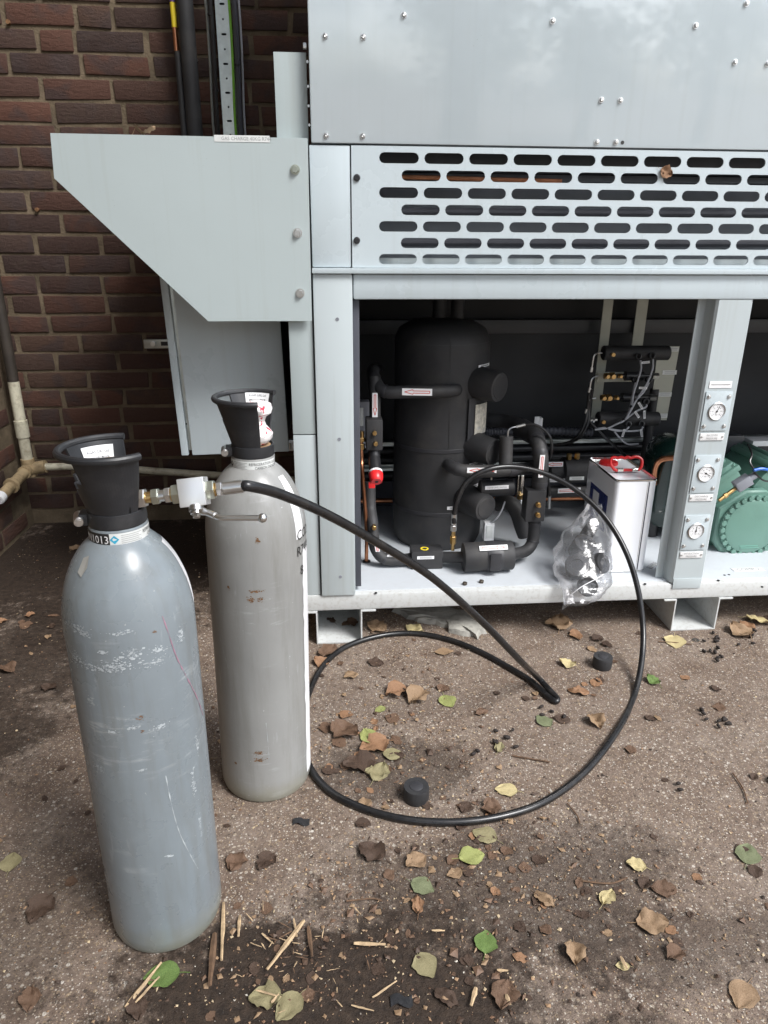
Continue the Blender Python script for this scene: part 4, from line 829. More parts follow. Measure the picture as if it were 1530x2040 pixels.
for (px, py) in ((1258, 810), (1243, 836), (1209, 853)): g = at(px, py, MY-.055); obj('cable_tie', MB().sphere(g, .0075, 8), M['blackpvc'], t)
t = thing('control_hose', at(1169, 830, MY), 'pair of thin black hoses dropping from the manifold to the pipe rack', 'hose')
for o_ in (0, 6): obj('hose', MB().tube(smoothpath([at(1175+o_, 776, MY-.01), at(1170+o_*.6, 815, MY-.01), at(1165+o_, 845, MY-.02), at(1152+o_, 868, MY-.02), at(1132+o_, 881, MY), at(1105+o_, 886, MY+.02)], 6), .0052, 8), M['rubber'], t)
t = thing('control_hose', at(1176, 840, MY), 'single black hose slanting from the manifold down behind the tin', 'hose')
obj('hose', MB().tube(smoothpath([at(1176, 842, MY-.01), at(1190, 857, MY-.02), at(1215, 880, MY-.02), at(1243, 905, MY-.01), at(1262, 930, MY)], 6), .0058, 8), M['rubber'], t)
t = thing('insulated_pipe', at(1287, 900, 2.56), 'upright black pipe standing behind the manifold wires', 'pipe')
a, b = at(1286, 905, 2.56), at(1290, 775, 2.56); obj('insulation', MB().cyl((a.x, 2.56, FLZ), (a.x, 2.56, b.z), .017, 14), M['foam'], t)

# ------------------------------------------------------------------ compressors
GY = 2.12; cc = at(1492, 1047, GY); cc.x = 1.428
cp = thing('compressor', (cc.x, 2.35, FLZ), 'green painted compressor with round bolted end cover behind the gauge pillar', 'compressor')
def octa(s, y): return [(cc.x+s*a, y, cc.z+s*b) for a, b in ((-.122, -.055), (-.075, -.118), (.075, -.118), (.122, -.055), (.122, .065), (.035, .125), (-.035, .125), (-.122, .065))]
mb = MB(); n = 8; rings = [octa(.96, GY), octa(1.0, GY+.006), octa(1.0, GY+.03), octa(.93, GY+.035), octa(.93, GY+.38), octa(.8, GY+.42)]
mb.add([v for r_ in rings for v in r_], [tuple(range(n))]+[(i*n+k, i*n+(k+1) % n, (i+1)*n+(k+1) % n, (i+1)*n+k) for i in range(len(rings)-1) for k in range(n)]+[tuple(range(len(rings)*n-1, (len(rings)-1)*n-1, -1))])
obj('crankcase', mb, M['green'], cp)
cv = obj('end_cover', MB().lathe([(.110, 0), (.110, .006), (.098, .008), (.094, .013), (.080, .016), (0, .0165)], (cc.x, GY, cc.z), (0, -1, 0), 48, close=False), M['green'], cp)
for i in range(26):
    a = 2*pi*i/26+.1; q = V((cc.x+.1035*cos(a), GY-.0055, cc.z+.1035*sin(a))); obj('cover_bolt', MB().hexnut(q, q+V((0, -.009, 0)), .0098), M['green'], cv)
mb = MB().box((cc.x-.035, GY-.0172, cc.z-.070), (cc.x+.03, GY-.0155, cc.z-.067)).box((cc.x-.03, GY-.0172, cc.z-.077), (cc.x+.035, GY-.0155, cc.z-.0745)); obj('cast_mark', mb, plain('embossed green', (.16, .36, .29), .4), cv, 0)
for s in (-1, 1):
    Mx = Matrix.Translation((cc.x+s*.085, GY+.15, cc.z+.125)) @ Matrix.Rotation(s*radians(38), 4, 'Y')
    hd_ = obj('cylinder_head', MB().box((-.062, -.11, -.05), (.062, .16, .07), .012, M=Mx).box((-.070, -.12, .03), (.070, .17, .052), .006, M=Mx).box((-.050, -.09, .069), (.050, .14, .086), .008, M=Mx), M['green'], cp)
    for a in (-.055, .055):
        for b in (-.105, -.05, .02, .09, .15): q = Mx @ V((a, b, .051)); obj('head_bolt', MB().hexnut(q, q+(Mx.to_3x3() @ V((0, 0, .010))), .0085), M['green'], hd_)
obj('foot_rail', MB().box((cc.x-.19, GY+.055, cc.z-.096), (cc.x+.19, GY+.10, cc.z-.078), .003), M['green'], cp)
for (px, py, w_) in ((1424, 1122, .020), (1500, 1116, .026)):
    q = gz(px, py-6, FLZ); obj('rubber_foot', MB().cyl((q.x, GY+.055, FLZ+.0003), (q.x, GY+.055, cc.z-.0965 if w_ < .025 else cc.z-.1), w_, 18, ch=.002), M['blackpvc'], cp)
g0, g1 = at(1432, 997, 2.05), at(1466, 972, 2.06); d = g1-g0
sn = obj('pressure_sensor', MB().cyl(g0, g0+d*.35, .006, 10).hexnut(g0+d*.30, g0+d*.48, .0085).cyl(g0+d*.48, g1, .0065, 10), M['brass'], cp)
Mx = Matrix.Translation(at(1479, 962, 2.06)) @ Matrix.Rotation(-atan2(d.z, d.x), 4, 'Y'); obj('connector', MB().box((-.026, -.016, -.017), (.026, .016, .017), .003, M=Mx).cyl(Mx @ V((.026, 0, 0)), Mx @ V((.048, 0, 0)), .0115, 12), M['greyplastic'], sn)
obj('sensor_cable', MB().tube(smoothpath([Mx @ V((.046, 0, 0)), at(1502, 935, 2.05), at(1494, 920, 2.06), at(1498, 905, 2.08), at(1490, 885, 2.12)], 6), .0032, 8), M['rubber'], sn)
obj('sensor_cable', MB().tube(smoothpath([at(1500, 937, 2.05), at(1512, 950, 2.05), at(1524, 958, 2.05), at(1545, 960, 2.05)], 6), .003, 8), M['rubber'], sn)
t = thing('blue_tube', at(1504, 936, 2.04), 'short bright blue tube reaching over the green compressor', 'tube')
obj('tube', MB().tube(smoothpath([at(1502, 937, 2.04), at(1516, 934, 2.04), at(1532, 936, 2.04), at(1560, 940, 2.05)], 6), .005, 10), M['bluehose'], t)
t = thing('copper_pipe', at(1345, 912, 2.2), 'bent copper pipe arching beside the gauge pillar', 'pipe')
obj('pipe', MB().tube(smoothpath([at(1303, 965, 2.25), at(1305, 935, 2.24), at(1314, 918, 2.23), at(1332, 913, 2.22), at(1365, 912, 2.2), at(1420, 916, 2.2)], 8), .0095, 12), M['copper'], t)
t = thing('oil_vessel', gz(1335, 1105, FLZ), 'glossy dark green vessel half hidden behind the gauge pillar', 'vessel')
ov = at(1352, 1000, 2.28); ob = .112
obj('shell', MB().lathe([(.06, FLZ+.045), (.09, FLZ+.048), (ob*.98, FLZ+.085), (ob, FLZ+.13), (ob, .47), (ob*.92, .50), (ob*.65, .53), (0, .545)], (1.235, 2.31, 0), n=40, close=False), M['darkgreen'], t)
for a in (200, 320, 80): q = V((1.235+.075*cos(radians(a)), 2.31+.075*sin(radians(a)), FLZ)); obj('foot', MB().cyl(q+V((0, 0, .0004)), q+V((0, 0, .06)), .022, 14), M['blackpvc'], t)
t = thing('cable_box', at(1480, 880, 2.4), 'dark box and pale trunking above the green compressor', 'box')
a, b = at(1440, 905, 2.40), at(1485, 868, 2.40); obj('case', MB().box((a.x, 2.40, a.z), (b.x, 2.5, b.z), .004), M['inner_rail'], t)
a, b = at(1496, 905, 2.38), at(1560, 878, 2.38); obj('trunking', MB().box((a.x, 2.38, a.z), (b.x+.3, 2.45, b.z), .003), M['whiteplastic'], t)
obj('opening', MB().box((a.x+.02, 2.3785, a.z+.006), (b.x+.28, 2.3805, a.z+.03)), M['inner'], t)

# ------------------------------------------------------------------ tin canister
cx0, cx1, cy0, cy1, cz0, cz1 = .879, 1.010, 1.987, 2.235, FLZ+.0006, .4835
tn = thing('tin_canister', ((cx0+cx1)/2, (cy0+cy1)/2, FLZ), 'white rectangular oil tin with red carrying handle on cabinet floor', 'tin')
def rrect(x0, y0, x1, y1, r, z, n=5):
    out = []
    for (cx_, cy_, s) in ((x1-r, y0+r, -pi/2), (x1-r, y1-r, 0), (x0+r, y1-r, pi/2), (x0+r, y0+r, pi)):
        for i in range(n+1): a = s+pi/2*i/n; out.append((cx_+r*cos(a), cy_+r*sin(a), z))
    return out
def rings(mb, rs, cap0=True, cap1=True):
    n = len(rs[0]); mb.add([v for r_ in rs for v in r_], ([tuple(range(n-1, -1, -1))] if cap0 else [])+[(i*n+k, i*n+(k+1) % n, (i+1)*n+(k+1) % n, (i+1)*n+k) for i in range(len(rs)-1) for k in range(n)]+([tuple(range((len(rs)-1)*n, len(rs)*n))] if cap1 else [])); return mb
obj('body', rings(MB(), [rrect(cx0, cy0, cx1, cy1, .014, cz0+.006), rrect(cx0, cy0, cx1, cy1, .014, cz1-.006)]), M['tin'], tn)
def e_(d): return (cx0-d, cy0-d, cx1+d, cy1+d)
obj('top_rim', rings(MB(), [rrect(*e_(.0002), .014, cz1-.0062), rrect(*e_(.002), .016, cz1-.004), rrect(*e_(.002), .016, cz1), rrect(*e_(-.001), .013, cz1+.001), rrect(*e_(-.003), .012, cz1-.006), rrect(*e_(-.02), .01, cz1-.0065)], False, True), M['tinplate'], tn)
obj('bottom_rim', rings(MB(), [rrect(*e_(-.001), .013, cz0), rrect(*e_(.002), .016, cz0+.001), rrect(*e_(.002), .016, cz0+.005), rrect(*e_(.0002), .014, cz0+.0065)], True, False), M['tinplate'], tn)
sxx = cx1-.026; obj('seam', MB().box((sxx-.0018, cy0-.0008, cz0+.008), (sxx+.0018, cy0+.001, cz1-.008), .0003), M['gasket'], tn)
obj('seam_edge', MB().box((sxx-.0052, cy0-.0004, cz0+.008), (sxx-.0042, cy0+.001, cz1-.008)), M['tinplate'], tn)
lb = obj('label', MB().box((cx0-.0006, cy0+.05, cz0+.12), (cx0+.0004, cy0+.20, cz1-.07)), M['navy'], tn, 0)
obj('logo', MB().box((cx0-.0010, cy0+.12, cz1-.13), (cx0-.0007, cy0+.17, cz1-.085)).poly([(cx0-.0007, cy0+.06, cz0+.13), (cx0-.0007, cy0+.10, cz0+.185), (cx0-.0007, cy0+.11, cz0+.15), (cx0-.0007, cy0+.16, cz0+.16), (cx0-.0007, cy0+.11, cz0+.135)], (-.0003, 0, 0)), M['sticker'], lb, 0)
hx, hy, hz = (cx0+cx1)/2+.004, cy0+.085, cz1-.004
hp = [(-.040, .010), (-.052, .030), (-.050, .048), (-.040, .056), (-.026, .053), (-.016, .056), (-.005, .052), (.005, .056), (.016, .052), (.026, .056), (.040, .055), (.050, .046), (.050, .030), (.038, .010)]
obj('handle', MB().tube(smoothpath([(hx+a, hy+b*.45, hz+b*.8) for a, b in hp]+[(hx-.0, hy+.004, hz+.008), (hx-.04, hy+.004, hz+.008)], 4), .0048, 8), M['red'], tn)
for s in (-1, 1): obj('handle_clip', MB().tube([(hx+s*.024-.009, hy+.004, hz+.008), (hx+s*.024+.009, hy+.004, hz+.008)], .0068, 10), M['tinplate'], tn)
obj('cap', MB().lathe([(.030, 0), (.031, .004), (.029, .010), (.024, .012), (0, .0125)], (cx0+.048, cy1-.058, cz1-.0065), n=28, close=False), M['red'], tn)
t = thing('zip_bag', gz(1298, 1128, FLZ), 'tiny clear bag of washers lying beside the tin', 'bag')
q = gz(1300, 1128, FLZ); obj('film', MB().box((-.028, -.010, .0005), (.028, .010, .004), .001, M=Matrix.Translation(q) @ Matrix.Rotation(.7, 4, 'Z')), M['bag'], t)
obj('washer_strip', MB().box((-.02, -.005, .0012), (.02, .005, .003), .0005, M=Matrix.Translation(q) @ Matrix.Rotation(.7, 4, 'Z')), M['sticker_dirty'], t)

# ------------------------------------------------------------------ black foam end caps
def endcap(name, loc, r, h, label, tilt=(0, 0, 0), group=None):
    t = thing(name, loc, label, 'foam puck', group)
    Mx = Matrix.Translation(V(loc))
    def P3(v): return V(v)+V(loc)
    mb = MB(); mb.lathe([(r*.96, 0.0005), (r, .003), (r, h-.003), (r*.97, h), (r*.55, h), (r*.545, h-.0015)], (0, 0, 0), n=36, close=False)
    mb.v = [tuple(P3(v)) for v in mb.v]; obj('ring', mb, M['foam'], t)
    mb = MB(); mb.lathe([(r*.54, h-.003), (r*.535, h+.0006), (r*.5, h+.0012), (0, h+.001)], (0, 0, 0), n=28, close=False); mb.v = [tuple(P3(v)) for v in mb.v]; obj('plug', mb, M['tape'], t)
    t.rotation_euler = tilt; return t
endcap('foam_puck', gz(829, 1590, 0), .0285, .034, 'black foam end cap lying inside the hose loop near its front')
endcap('foam_puck', gz(1199, 1328, 0), .0275, .036, 'black foam end cap on the concrete near the cabinet')

# ------------------------------------------------------------------ plastic bag with foam pieces
bgc = V((.775, 1.935, FLZ))
bg = thing('plastic_bag', bgc, 'crumpled clear plastic bag holding black foam pieces on the cabinet edge', 'bag')
def spine(z):
    # bag leans back on the bay floor, its bottom hangs over the front lip
    return V((0, 0, 0))
ctl = [  # centre pixel, half width px, depth Y, half thickness m
    (1184, 1004, 14, 2.02, .010), (1176, 1030, 24, 2.01, .022), (1166, 1062, 42, 1.995, .040), (1160, 1095, 55, 1.965, .052), (1160, 1125, 59, 1.935, .056), (1164, 1150, 56, 1.905, .050), (1166, 1172, 46, 1.872, .040), (1160, 1190, 34, 1.852, .026), (1148, 1205, 22, 1.845, .008)]
mb = MB(); NS = 40; rs = []
cs = []
for i in range(len(ctl)-1):
    for j in range(6):
        t_ = j/6; cs.append([ctl[i][k]+(ctl[i+1][k]-ctl[i][k])*t_ for k in range(5)])
cs.append(list(ctl[-1]))
for i, (px, py, hw, Y, th) in enumerate(cs):
    c = at(px, py, Y); e1 = at(px+hw, py, Y)-c; W_ = e1.length; ring = []
    for k in range(NS):
        a = 2*pi*k/NS; p = c+V((W_*cos(a), -th*sin(a)*(1 if sin(a) > 0 else .8), 0))
        f = 1.0
        nn = noise.noise(V((p.x*26, p.y*26, p.z*26)))+.6*noise.noise(V((p.x*60, p.y*60, p.z*60)))
        rd = (p-c); p = p+rd.normalized()*(nn*.011*min(1, th/.02)) if rd.length > 1e-6 else p
        ring.append(p)
    rs.append(ring)
rings(mb, rs, False, False); obj('film', mb, M['bag'], bg, 75)
# flat sealed mouth
mb = MB(); A = [at(1119, 1216, 1.842), at(1127, 1180, 1.85), at(1150, 1190, 1.848), at(1186, 1188, 1.848), at(1142, 1201, 1.844)]
mb.add([A[0], A[1], A[2], A[3], A[4]], [(0, 1, 2), (0, 2, 4), (2, 3, 4)]); obj('seal_edge', mb, M['bag'], bg)
mb = MB(); mb.tube(smoothpath([at(1136, 1186, 1.845), at(1160, 1168, 1.85), at(1190, 1152, 1.86), at(1202, 1144, 1.87)], 6), .0012, 6); obj('seal_line', mb, M['sticker'], bg)
def piece(px, py, Y, r, L, d, lab):
    c = at(px, py, Y); d = V(d).normalized(); t = thing('foam_piece', c, lab, 'foam piece')
    obj('ring', MB().lathe([(r*.95, 0), (r, .003), (r, L-.003), (r*.95, L), (r*.5, L), (r*.48, L-.002), (0, L-.002)], c-d*L/2, d, 28, close=False), M['foam'], t)
piece(1170, 1168, 1.868, .030, .030, (-.15, -1, .25), 'round black foam cap at the bottom of the clear bag')
piece(1150, 1130, 1.935, .037, .06, (-.3, -.7, .6), 'larger black foam piece low in the clear bag on the left side')
piece(1186, 1124, 1.93, .033, .06, (.5, -.6, .4), 'black foam piece against the right side of the clear bag')
piece(1160, 1092, 1.975, .036, .06, (.1, -.5, .8), 'uppermost black foam piece inside the clear bag')
piece(1172, 1060, 2.0, .020, .05, (.3, -.3, .9), 'slim black foam tube poking up in the clear bag')

# ------------------------------------------------------------------ gas cylinders
global_fleck = {}
def fleck(*a, **k): return global_fleck['f'](*a, **k)
def gas_cylinder(loc, R, rotg, lean, paint, label, which):
    cx_, cy_ = loc; root = thing('gas_cylinder', (cx_, cy_, 0), label, 'gas cylinder')
    def W(mb): mb.v = [(v[0]+cx_, v[1]+cy_, v[2]) for v in mb.v]; return mb
    k = R/.0965; zs, zt_, rt = .612, .752, .039
    prof = [(R*.90, .0005), (R*.965, .004), (R, .016), (R*1.003, .03), (R, .05)]+[(R, .05+(zs-.05)*i/6) for i in range(1, 7)]
    dome = []
    for i in range(1, 15):
        a = i/14*1.145; dome.append((R*cos(a), zs+(zt_-zs)*sin(a)/sin(1.145)))
    prof += [d for d in dome if d[0] > rt]
    def rz(z):
        for (r0, z0), (r1, z1) in zip(prof, prof[1:]):
            if z0 <= z <= z1: return r0+(r1-r0)*(z-z0)/max(z1-z0, 1e-6)
        return rt
    obj('body', W(MB().lathe(prof+[(rt, zt_-.002)], n=72)), M[paint], root, 30)
    nr = obj('neck_ring', W(MB().lathe([(rt, zt_-.006), (.0415, zt_-.005), (.0418, zt_+.016), (.0405, zt_+.0185), (.034, zt_+.019)], n=48, close=False)), M[paint], root)
    # printed band
    def band(a0, a1, z0, z1, m, name, dr=.0004, N=20):
        r_ = .0418+dr; o = obj(name, W(MB().lathe([(r_, z0), (r_+.0002, z1)], n=N, a0=a0, a1=a1)), M[m], nr); return o
    ta = atan2(-cy_, -cx_)                                     # towards the viewer
    def curved(txt, size, a_start, z, m, name, sx=.8):
        vs, fs = text_geo(txt, size, 'LEFT'); r_ = .0426
        obj(name, W(MB().add([(r_*cos(a_start+x*sx/r_), r_*sin(a_start+x*sx/r_), z+y) for x, y in vs], fs)), M[m], nr, 0)
    z0 = zt_-.003; z1 = zt_+.015; off = -.26 if which == 'front' else -1.30
    band(ta+off-1.40, ta+off-.10, z0, z1, 'ink', 'number_band'); band(ta+off-.10, ta+off+2.5, z0, z1, 'sticker_dirty', 'text_band')
    curved('UN1013', .0165, ta+off-1.36, z0+.003, 'sticker', 'number_lettering', .92)
    dm = MB(); r_ = .0426
    for (cx2, sz) in ((ta+off+.06, .0065),):
        dm.add([(r_*cos(cx2+a/r_), r_*sin(cx2+a/r_), (z0+z1)/2+b) for a, b in ((-sz, 0), (0, -sz), (sz, 0), (0, sz))], [(0, 1, 2, 3)])
    obj('hazard_diamond', W(dm), M['blueink' if which == 'front' else 'ink'], nr, 0)
    ln = MB()
    for i in range(5):
        zz = z0+.0028+i*.0029; L0, L1 = ta+off+.28, ta+off+.28+(.62 if i % 2 else .72)
        for j in range(8): a, b = L0+(L1-L0)*j/8, L0+(L1-L0)*(j+1)/8; ln.add([(r_*cos(a), r_*sin(a), zz), (r_*cos(b), r_*sin(b), zz), (r_*cos(b), r_*sin(b), zz+.0007), (r_*cos(a), r_*sin(a), zz+.0007)], [(0, 1, 2, 3)])
    obj('fine_print', W(ln), M['greyink'], nr, 0)
    curved('REFRIGERATION GAS', .0078, ta+off+1.08, z0+.0098, 'ink', 'band_lettering'); curved('CARBON DIOXIDE', .0078, ta+off+1.34, z0+.0022, 'ink', 'band_lettering')
    # guard
    zc0, zg0, zg1 = zt_+.0195, zt_+.040, .880
    collar = obj('guard_collar', W(MB().lathe([(.036, zc0), (.0412, zc0), (.0418, zc0+.003), (.0410, zg0), (.0385, zg0+.001), (.036, zg0-.002)], n=44, close=False)), M['guard'], root)
    op = radians(64); ao = radians(rotg); NA, NZ, th_ = 60, 10, .0035
    def gr(t_): return .0375+(.0675-.0375)*(t_**1.05)
    mb = MB()
    def inwin(a, t_):
        d = abs((a-pi+pi) % (2*pi)-pi)            # around the back, opposite the opening
        return d < radians(40-14*(1-t_)) and .45 < t_ < .995
    for i in range(NA):
        for j in range(NZ):
            t0, t1 = j/NZ, (j+1)/NZ; oa, ob_ = op-radians(14)*(1-t0), op-radians(14)*(1-t1)
            a, b, a2, b2 = oa+(2*pi-2*oa)*i/NA, oa+(2*pi-2*oa)*(i+1)/NA, ob_+(2*pi-2*ob_)*i/NA, ob_+(2*pi-2*ob_)*(i+1)/NA; am = (a+b)/2; tm = (t0+t1)/2
            d = abs(am-pi)
            if d < radians(36)*min(1, (tm-.35)/.3 if tm > .35 else 0) and tm > .42: continue
            vs = []
            for rr in (0, -th_):
                for (aa, tt) in ((a, t0), (b, t0), (b2, t1), (a2, t1)): r2 = gr(tt)+rr; vs.append((r2*cos(aa+ao), r2*sin(aa+ao), zg0-.006+(zg1-zg0+.006)*tt))
            mb.add(vs, [(0, 1, 2, 3), (7, 6, 5, 4), (0, 4, 5, 1), (1, 5, 6, 2), (2, 6, 7, 3), (3, 7, 4, 0)])
    bm_g = W(mb).mesh('guard', 0)
    bmm = bmesh.new(); bmm.from_mesh(bm_g); bmesh.ops.remove_doubles(bmm, verts=bmm.verts, dist=1e-5)
    seen = {}; kill = []
    for f in bmm.faces:
        key = tuple(sorted(v.index for v in f.verts)); 
        if key in seen: kill += [f, seen[key]]
        else: seen[key] = f
    bmesh.ops.delete(bmm, geom=list(set(kill)), context='FACES'); bmesh.ops.recalc_face_normals(bmm, faces=bmm.faces); bmm.to_mesh(bm_g); bmm.free()
    for p in bm_g.polygons: p.use_smooth = True
    bm_g.set_sharp_from_angle(angle=radians(40))
    gd = obj('guard', bm_g, M['guard'], root)
    rim = [(gr(1)*cos(a+ao), gr(1)*sin(a+ao), zg1+.001) for a in [op-.02+(2*pi-2*op+.04)*i/48 for i in range(49)]]
    obj('guard_rim', W(MB().tube(rim, .0054, 10)), M['guard'], gd)
    ab = ta-1.72 if which == 'front' else ta-1.55
    q0 = V((.044*cos(ab), .044*sin(ab), zg0-.012)); q = q0.copy(); tn_ = V((cos(ta), sin(ta), 0))
    obj('clamp_lug', W(MB().box((-.007, -.013, -.009), (.007, .013, .009), .002, M=Matrix.Translation(q) @ Matrix.Rotation(ab, 4, 'Z'))), M['guard'], collar)
    q = q+V((cos(ab), sin(ab), 0))*.009
    obj('clamp_bolt', W(MB().cyl(q+tn_*-.012, q+tn_*.020, .0072, 14, ch=.001).cyl(q+tn_*.0205, q+tn_*.0215, .0045, 6)), M['zinc'], collar)
    # bar code label on the inside of the far guard wall
    la = ta+pi+(.28 if which == 'front' else -.25)
    lw, lh = .046, .040; mb = MB(); bars = MB(); tmid = .68 if which == 'front' else .80
    def onin(u, v_, off_): 
        tt = tmid+v_/(zg1-zg0); r_ = gr(tt)-th_-.0008-off_; a = la-u/.058; return (r_*cos(a), r_*sin(a), zg0+(zg1-zg0)*tt)
    N = 8
    for i in range(N):
        u0, u1 = -lw/2+lw*i/N, -lw/2+lw*(i+1)/N; mb.add([onin(u0, -lh/2, 0), onin(u1, -lh/2, 0), onin(u1, lh/2, 0), onin(u0, lh/2, 0)], [(0, 1, 2, 3)])
    lab = obj('barcode_label', W(mb), M['sticker'], gd, 0)
    rb = random.Random(5); u = -lw*.36
    while u < lw*.36:
        w_ = rb.choice((.0005, .0008, .0013)); bars.add([onin(u, -lh*.28, .0004), onin(u+w_, -lh*.28, .0004), onin(u+w_, lh*.12, .0004), onin(u, lh*.12, .0004)], [(0, 1, 2, 3)]); u += w_+rb.choice((.0006, .0009, .0014))
    vs, fs = text_geo('A-GAS (UK) Ltd', .0058, 'CENTER'); bars.add([onin(x*.85, y+lh*.24, .0004) for x, y in vs], fs)
    vs, fs = text_geo('0638', .0058, 'CENTER'); bars.add([onin(x*.9, y-lh*.43, .0004) for x, y in vs], fs)
    obj('barcode', W(bars), M['ink'], lab, 0)
    # valve inside
    zv = zg0-.003
    if which == 'front':
        obj('valve_body', W(MB().cyl((0, 0, zt_+.01), (0, 0, zv+.05), .014, 16).cyl((0, 0, zv+.05), (0, 0, zv+.075), .019, 16, ch=.002)), M['brass'], root)
    else:
        obj('card_disc', W(MB().cyl((0, 0, zv-.004), (0, 0, zv+.001), .035, 28)), M['card'], root)
        mbw = MB().lathe([(.012, 0), (.022, .006), (.0285, .014), (.0295, .022), (.024, .030), (.018, .038), (.016, .046), (.019, .055), (.027, .063), (.0295, .071), (.027, .079), (.015, .084), (0, .085)], (0, 0, zv+.002), n=36, close=False)
        mbw.v = [tuple(V(v)+noise.noise_vector(V(v)*55)*.0022) for v in mbw.v]
        for i in range(len(mbw.v)): mbw.v[i] = (mbw.v[i][0]+.011*cos(ao), mbw.v[i][1]+.011*sin(ao), mbw.v[i][2])
        obj('wrapped_valve', W(mbw), M['wrap'], root)
    root.rotation_euler = (0, radians(lean), 0)
    # decals on the shell
    def strip(a0, a1, z0, z1, m, name, ragged=0.0, dr=.0006, N=10, NZ=30, seed=1):
        mb = MB(); vs = []
        for j in range(NZ+1):
            z = z0+(z1-z0)*j/NZ; r2 = rz(z)+dr
            lo = a0+ragged*noise.noise(V((seed, z*40, 0)))+ragged*.6*noise.noise(V((seed, z*130, 3)))
            for i in range(N+1): a = lo+(a1-lo)*i/N; vs.append((r2*cos(a), r2*sin(a), z))
        mb.add(vs, [(j*(N+1)+i, j*(N+1)+i+1, (j+1)*(N+1)+i+1, (j+1)*(N+1)+i) for j in range(NZ) for i in range(N)]); return obj(name, W(mb), M[m], root)
    Ri = Matrix.Rotation(radians(-lean), 3, 'Y'); b0 = V((cx_, cy_, 0)); C2 = Ri @ (CAM-b0)
    def on(px, py, Rh=R):
        d = Ri @ ray(px, py); a = d.x**2+d.y**2; b = 2*(d.x*C2.x+d.y*C2.y); c = C2.x**2+C2.y**2-Rh*Rh
        t_ = (-b-sqrt(max(b*b-4*a*c, 0)))/(2*a); P_ = C2+d*t_; return atan2(P_.y, P_.x), P_.z
    def blob(px, py, w_, h_, m, name, seed=0, n=14, dr=.0016, rot=0.0, Rh=R):
        a, z = on(px, py, Rh); mb = MB(); pts = []
        for i in range(n):
            t_ = 2*pi*i/n; s = .65+.6*abs(noise.noise(V((cos(t_)*1.7+seed*3.1, sin(t_)*1.7, seed)))); u, v_ = w_/2*cos(t_)*s, h_/2*sin(t_)*s
            u, v_ = u*cos(rot)-v_*sin(rot), u*sin(rot)+v_*cos(rot); aa = a+u/R; zz = z+v_; r2 = rz(zz)+dr; pts.append((r2*cos(aa), r2*sin(aa), zz))
        mb.add(pts, [tuple(range(n))]); return obj(name, W(mb), M[m], root, 0)
    def fleck(px, py, w_, h_, seed, m='scuff', name='scuff_mark', dens=1.0):
        rs = random.Random(seed); a0_, z0_ = on(px, py); mb = MB()
        for _ in range(int((10+w_*h_*60000)*dens)):
            a = a0_+rs.gauss(0, .30)*w_/R; z = z0_+rs.gauss(0, .30)*h_; s = rs.uniform(.0004, .0018)*(1 if rs.random() < .8 else 1.8); e = rs.uniform(.25, .8); n = 6; r2 = rz(z)+.0005
            mb.add([(r2*cos(a+s*cos(t_)*j/R), r2*sin(a+s*cos(t_)*j/R), z+s*e*sin(t_)*j) for t_, j in [(2*pi*q/n, rs.uniform(.6, 1.1)) for q in range(n)]], [tuple(range(n))])
        o = obj(name, W(mb), M[m], root, 0); o['kind'] = 'stuff'; return o
    global_fleck['f'] = fleck
    def streak(pxs, w_, m, name, dr=.0007, wob=.0006, k=6):
        P2 = [on(*p) for p in pxs]; P2 = smoothpath([(a, z, 0) for a, z in P2], k); mb = MB(); vs = []
        for i, p in enumerate(P2):
            ww = w_*max(.04, .35+1.3*noise.noise(V((i*.61, p.y*90, 2)))); r2 = rz(p.y)+dr
            for s in (-1, 1): a = p.x+s*ww/R; vs.append((r2*cos(a), r2*sin(a), p.y))
        mb.add(vs, [(2*i, 2*i+1, 2*i+3, 2*i+2) for i in range(len(P2)-1)]); return obj(name, W(mb), M[m], root, 0)
    return root, strip, blob, streak, on, W, rz
FC = (-.3153, .9911); BC = (-.1601, 1.3385)
fc, strip, blob, streak, on, W, rz = gas_cylinder(FC, .0965, 24, .35, 'cyl_blue', 'blue grey gas cylinder nearest the viewer with the ball valve fitted', 'front')
strip(radians(4), radians(75), .63, .735, 'sticker', 'white_patch', .02)
streak([(325, 1228), (338, 1270), (352, 1310), (372, 1350), (392, 1390), (404, 1425)], .0014, 'pink', 'crayon_line')
streak([(330, 1545), (342, 1605), (358, 1660), (380, 1705), (394, 1730)], .0010, 'scuff', 'scratch')
blob(158, 1132, .032, .040, 'oldtape', 'tape_patch', 11, 5, Rh=.074)
for i, (px, py, w_, h_) in enumerate([(150, 1252, .034, .010), (165, 1262, .018, .008), (240, 1262, .03, .005), (262, 1302, .020, .014), (200, 1330, .055, .011), (235, 1328, .03, .012), (305, 1320, .03, .009), (152, 1310, .022, .018), (315, 1295, .02, .010), (182, 1396, .010, .012), (225, 1458, .012, .004), (268, 1450, .018, .005), (318, 1448, .02, .006), (196, 1530, .016, .010), (360, 1268, .010, .016), (280, 1535, .009, .004), (205, 1300, .012, .004), (338, 1705, .01, .004), (240, 1310, .010, .005), (385, 1560, .006, .04), (398, 1640, .005, .04), (392, 1480, .006, .03)]): fleck(px, py, w_*1.15, h_*1.2, i+1, dens=2.4)
for i, (px, py, s) in enumerate([(307, 1259, .006), (278, 1431, .009), (282, 1456, .006)]): fleck(px, py, s, s*.7, i+2, 'rust', 'rust_spot')
bc, strip, blob, streak, on, W, rz = gas_cylinder(BC, .1005, -11, 1.0, 'cyl_warm', 'warm grey gas cylinder standing behind with wrapped valve and rust marks', 'back')
aw, _z = on(606, 1300); strip(aw, aw+1.3, .030, .585, 'sticker', 'white_label', .035, seed=4); strip(aw-.22, aw+.05, .612, .735, 'sticker', 'white_sash', .015, seed=8)
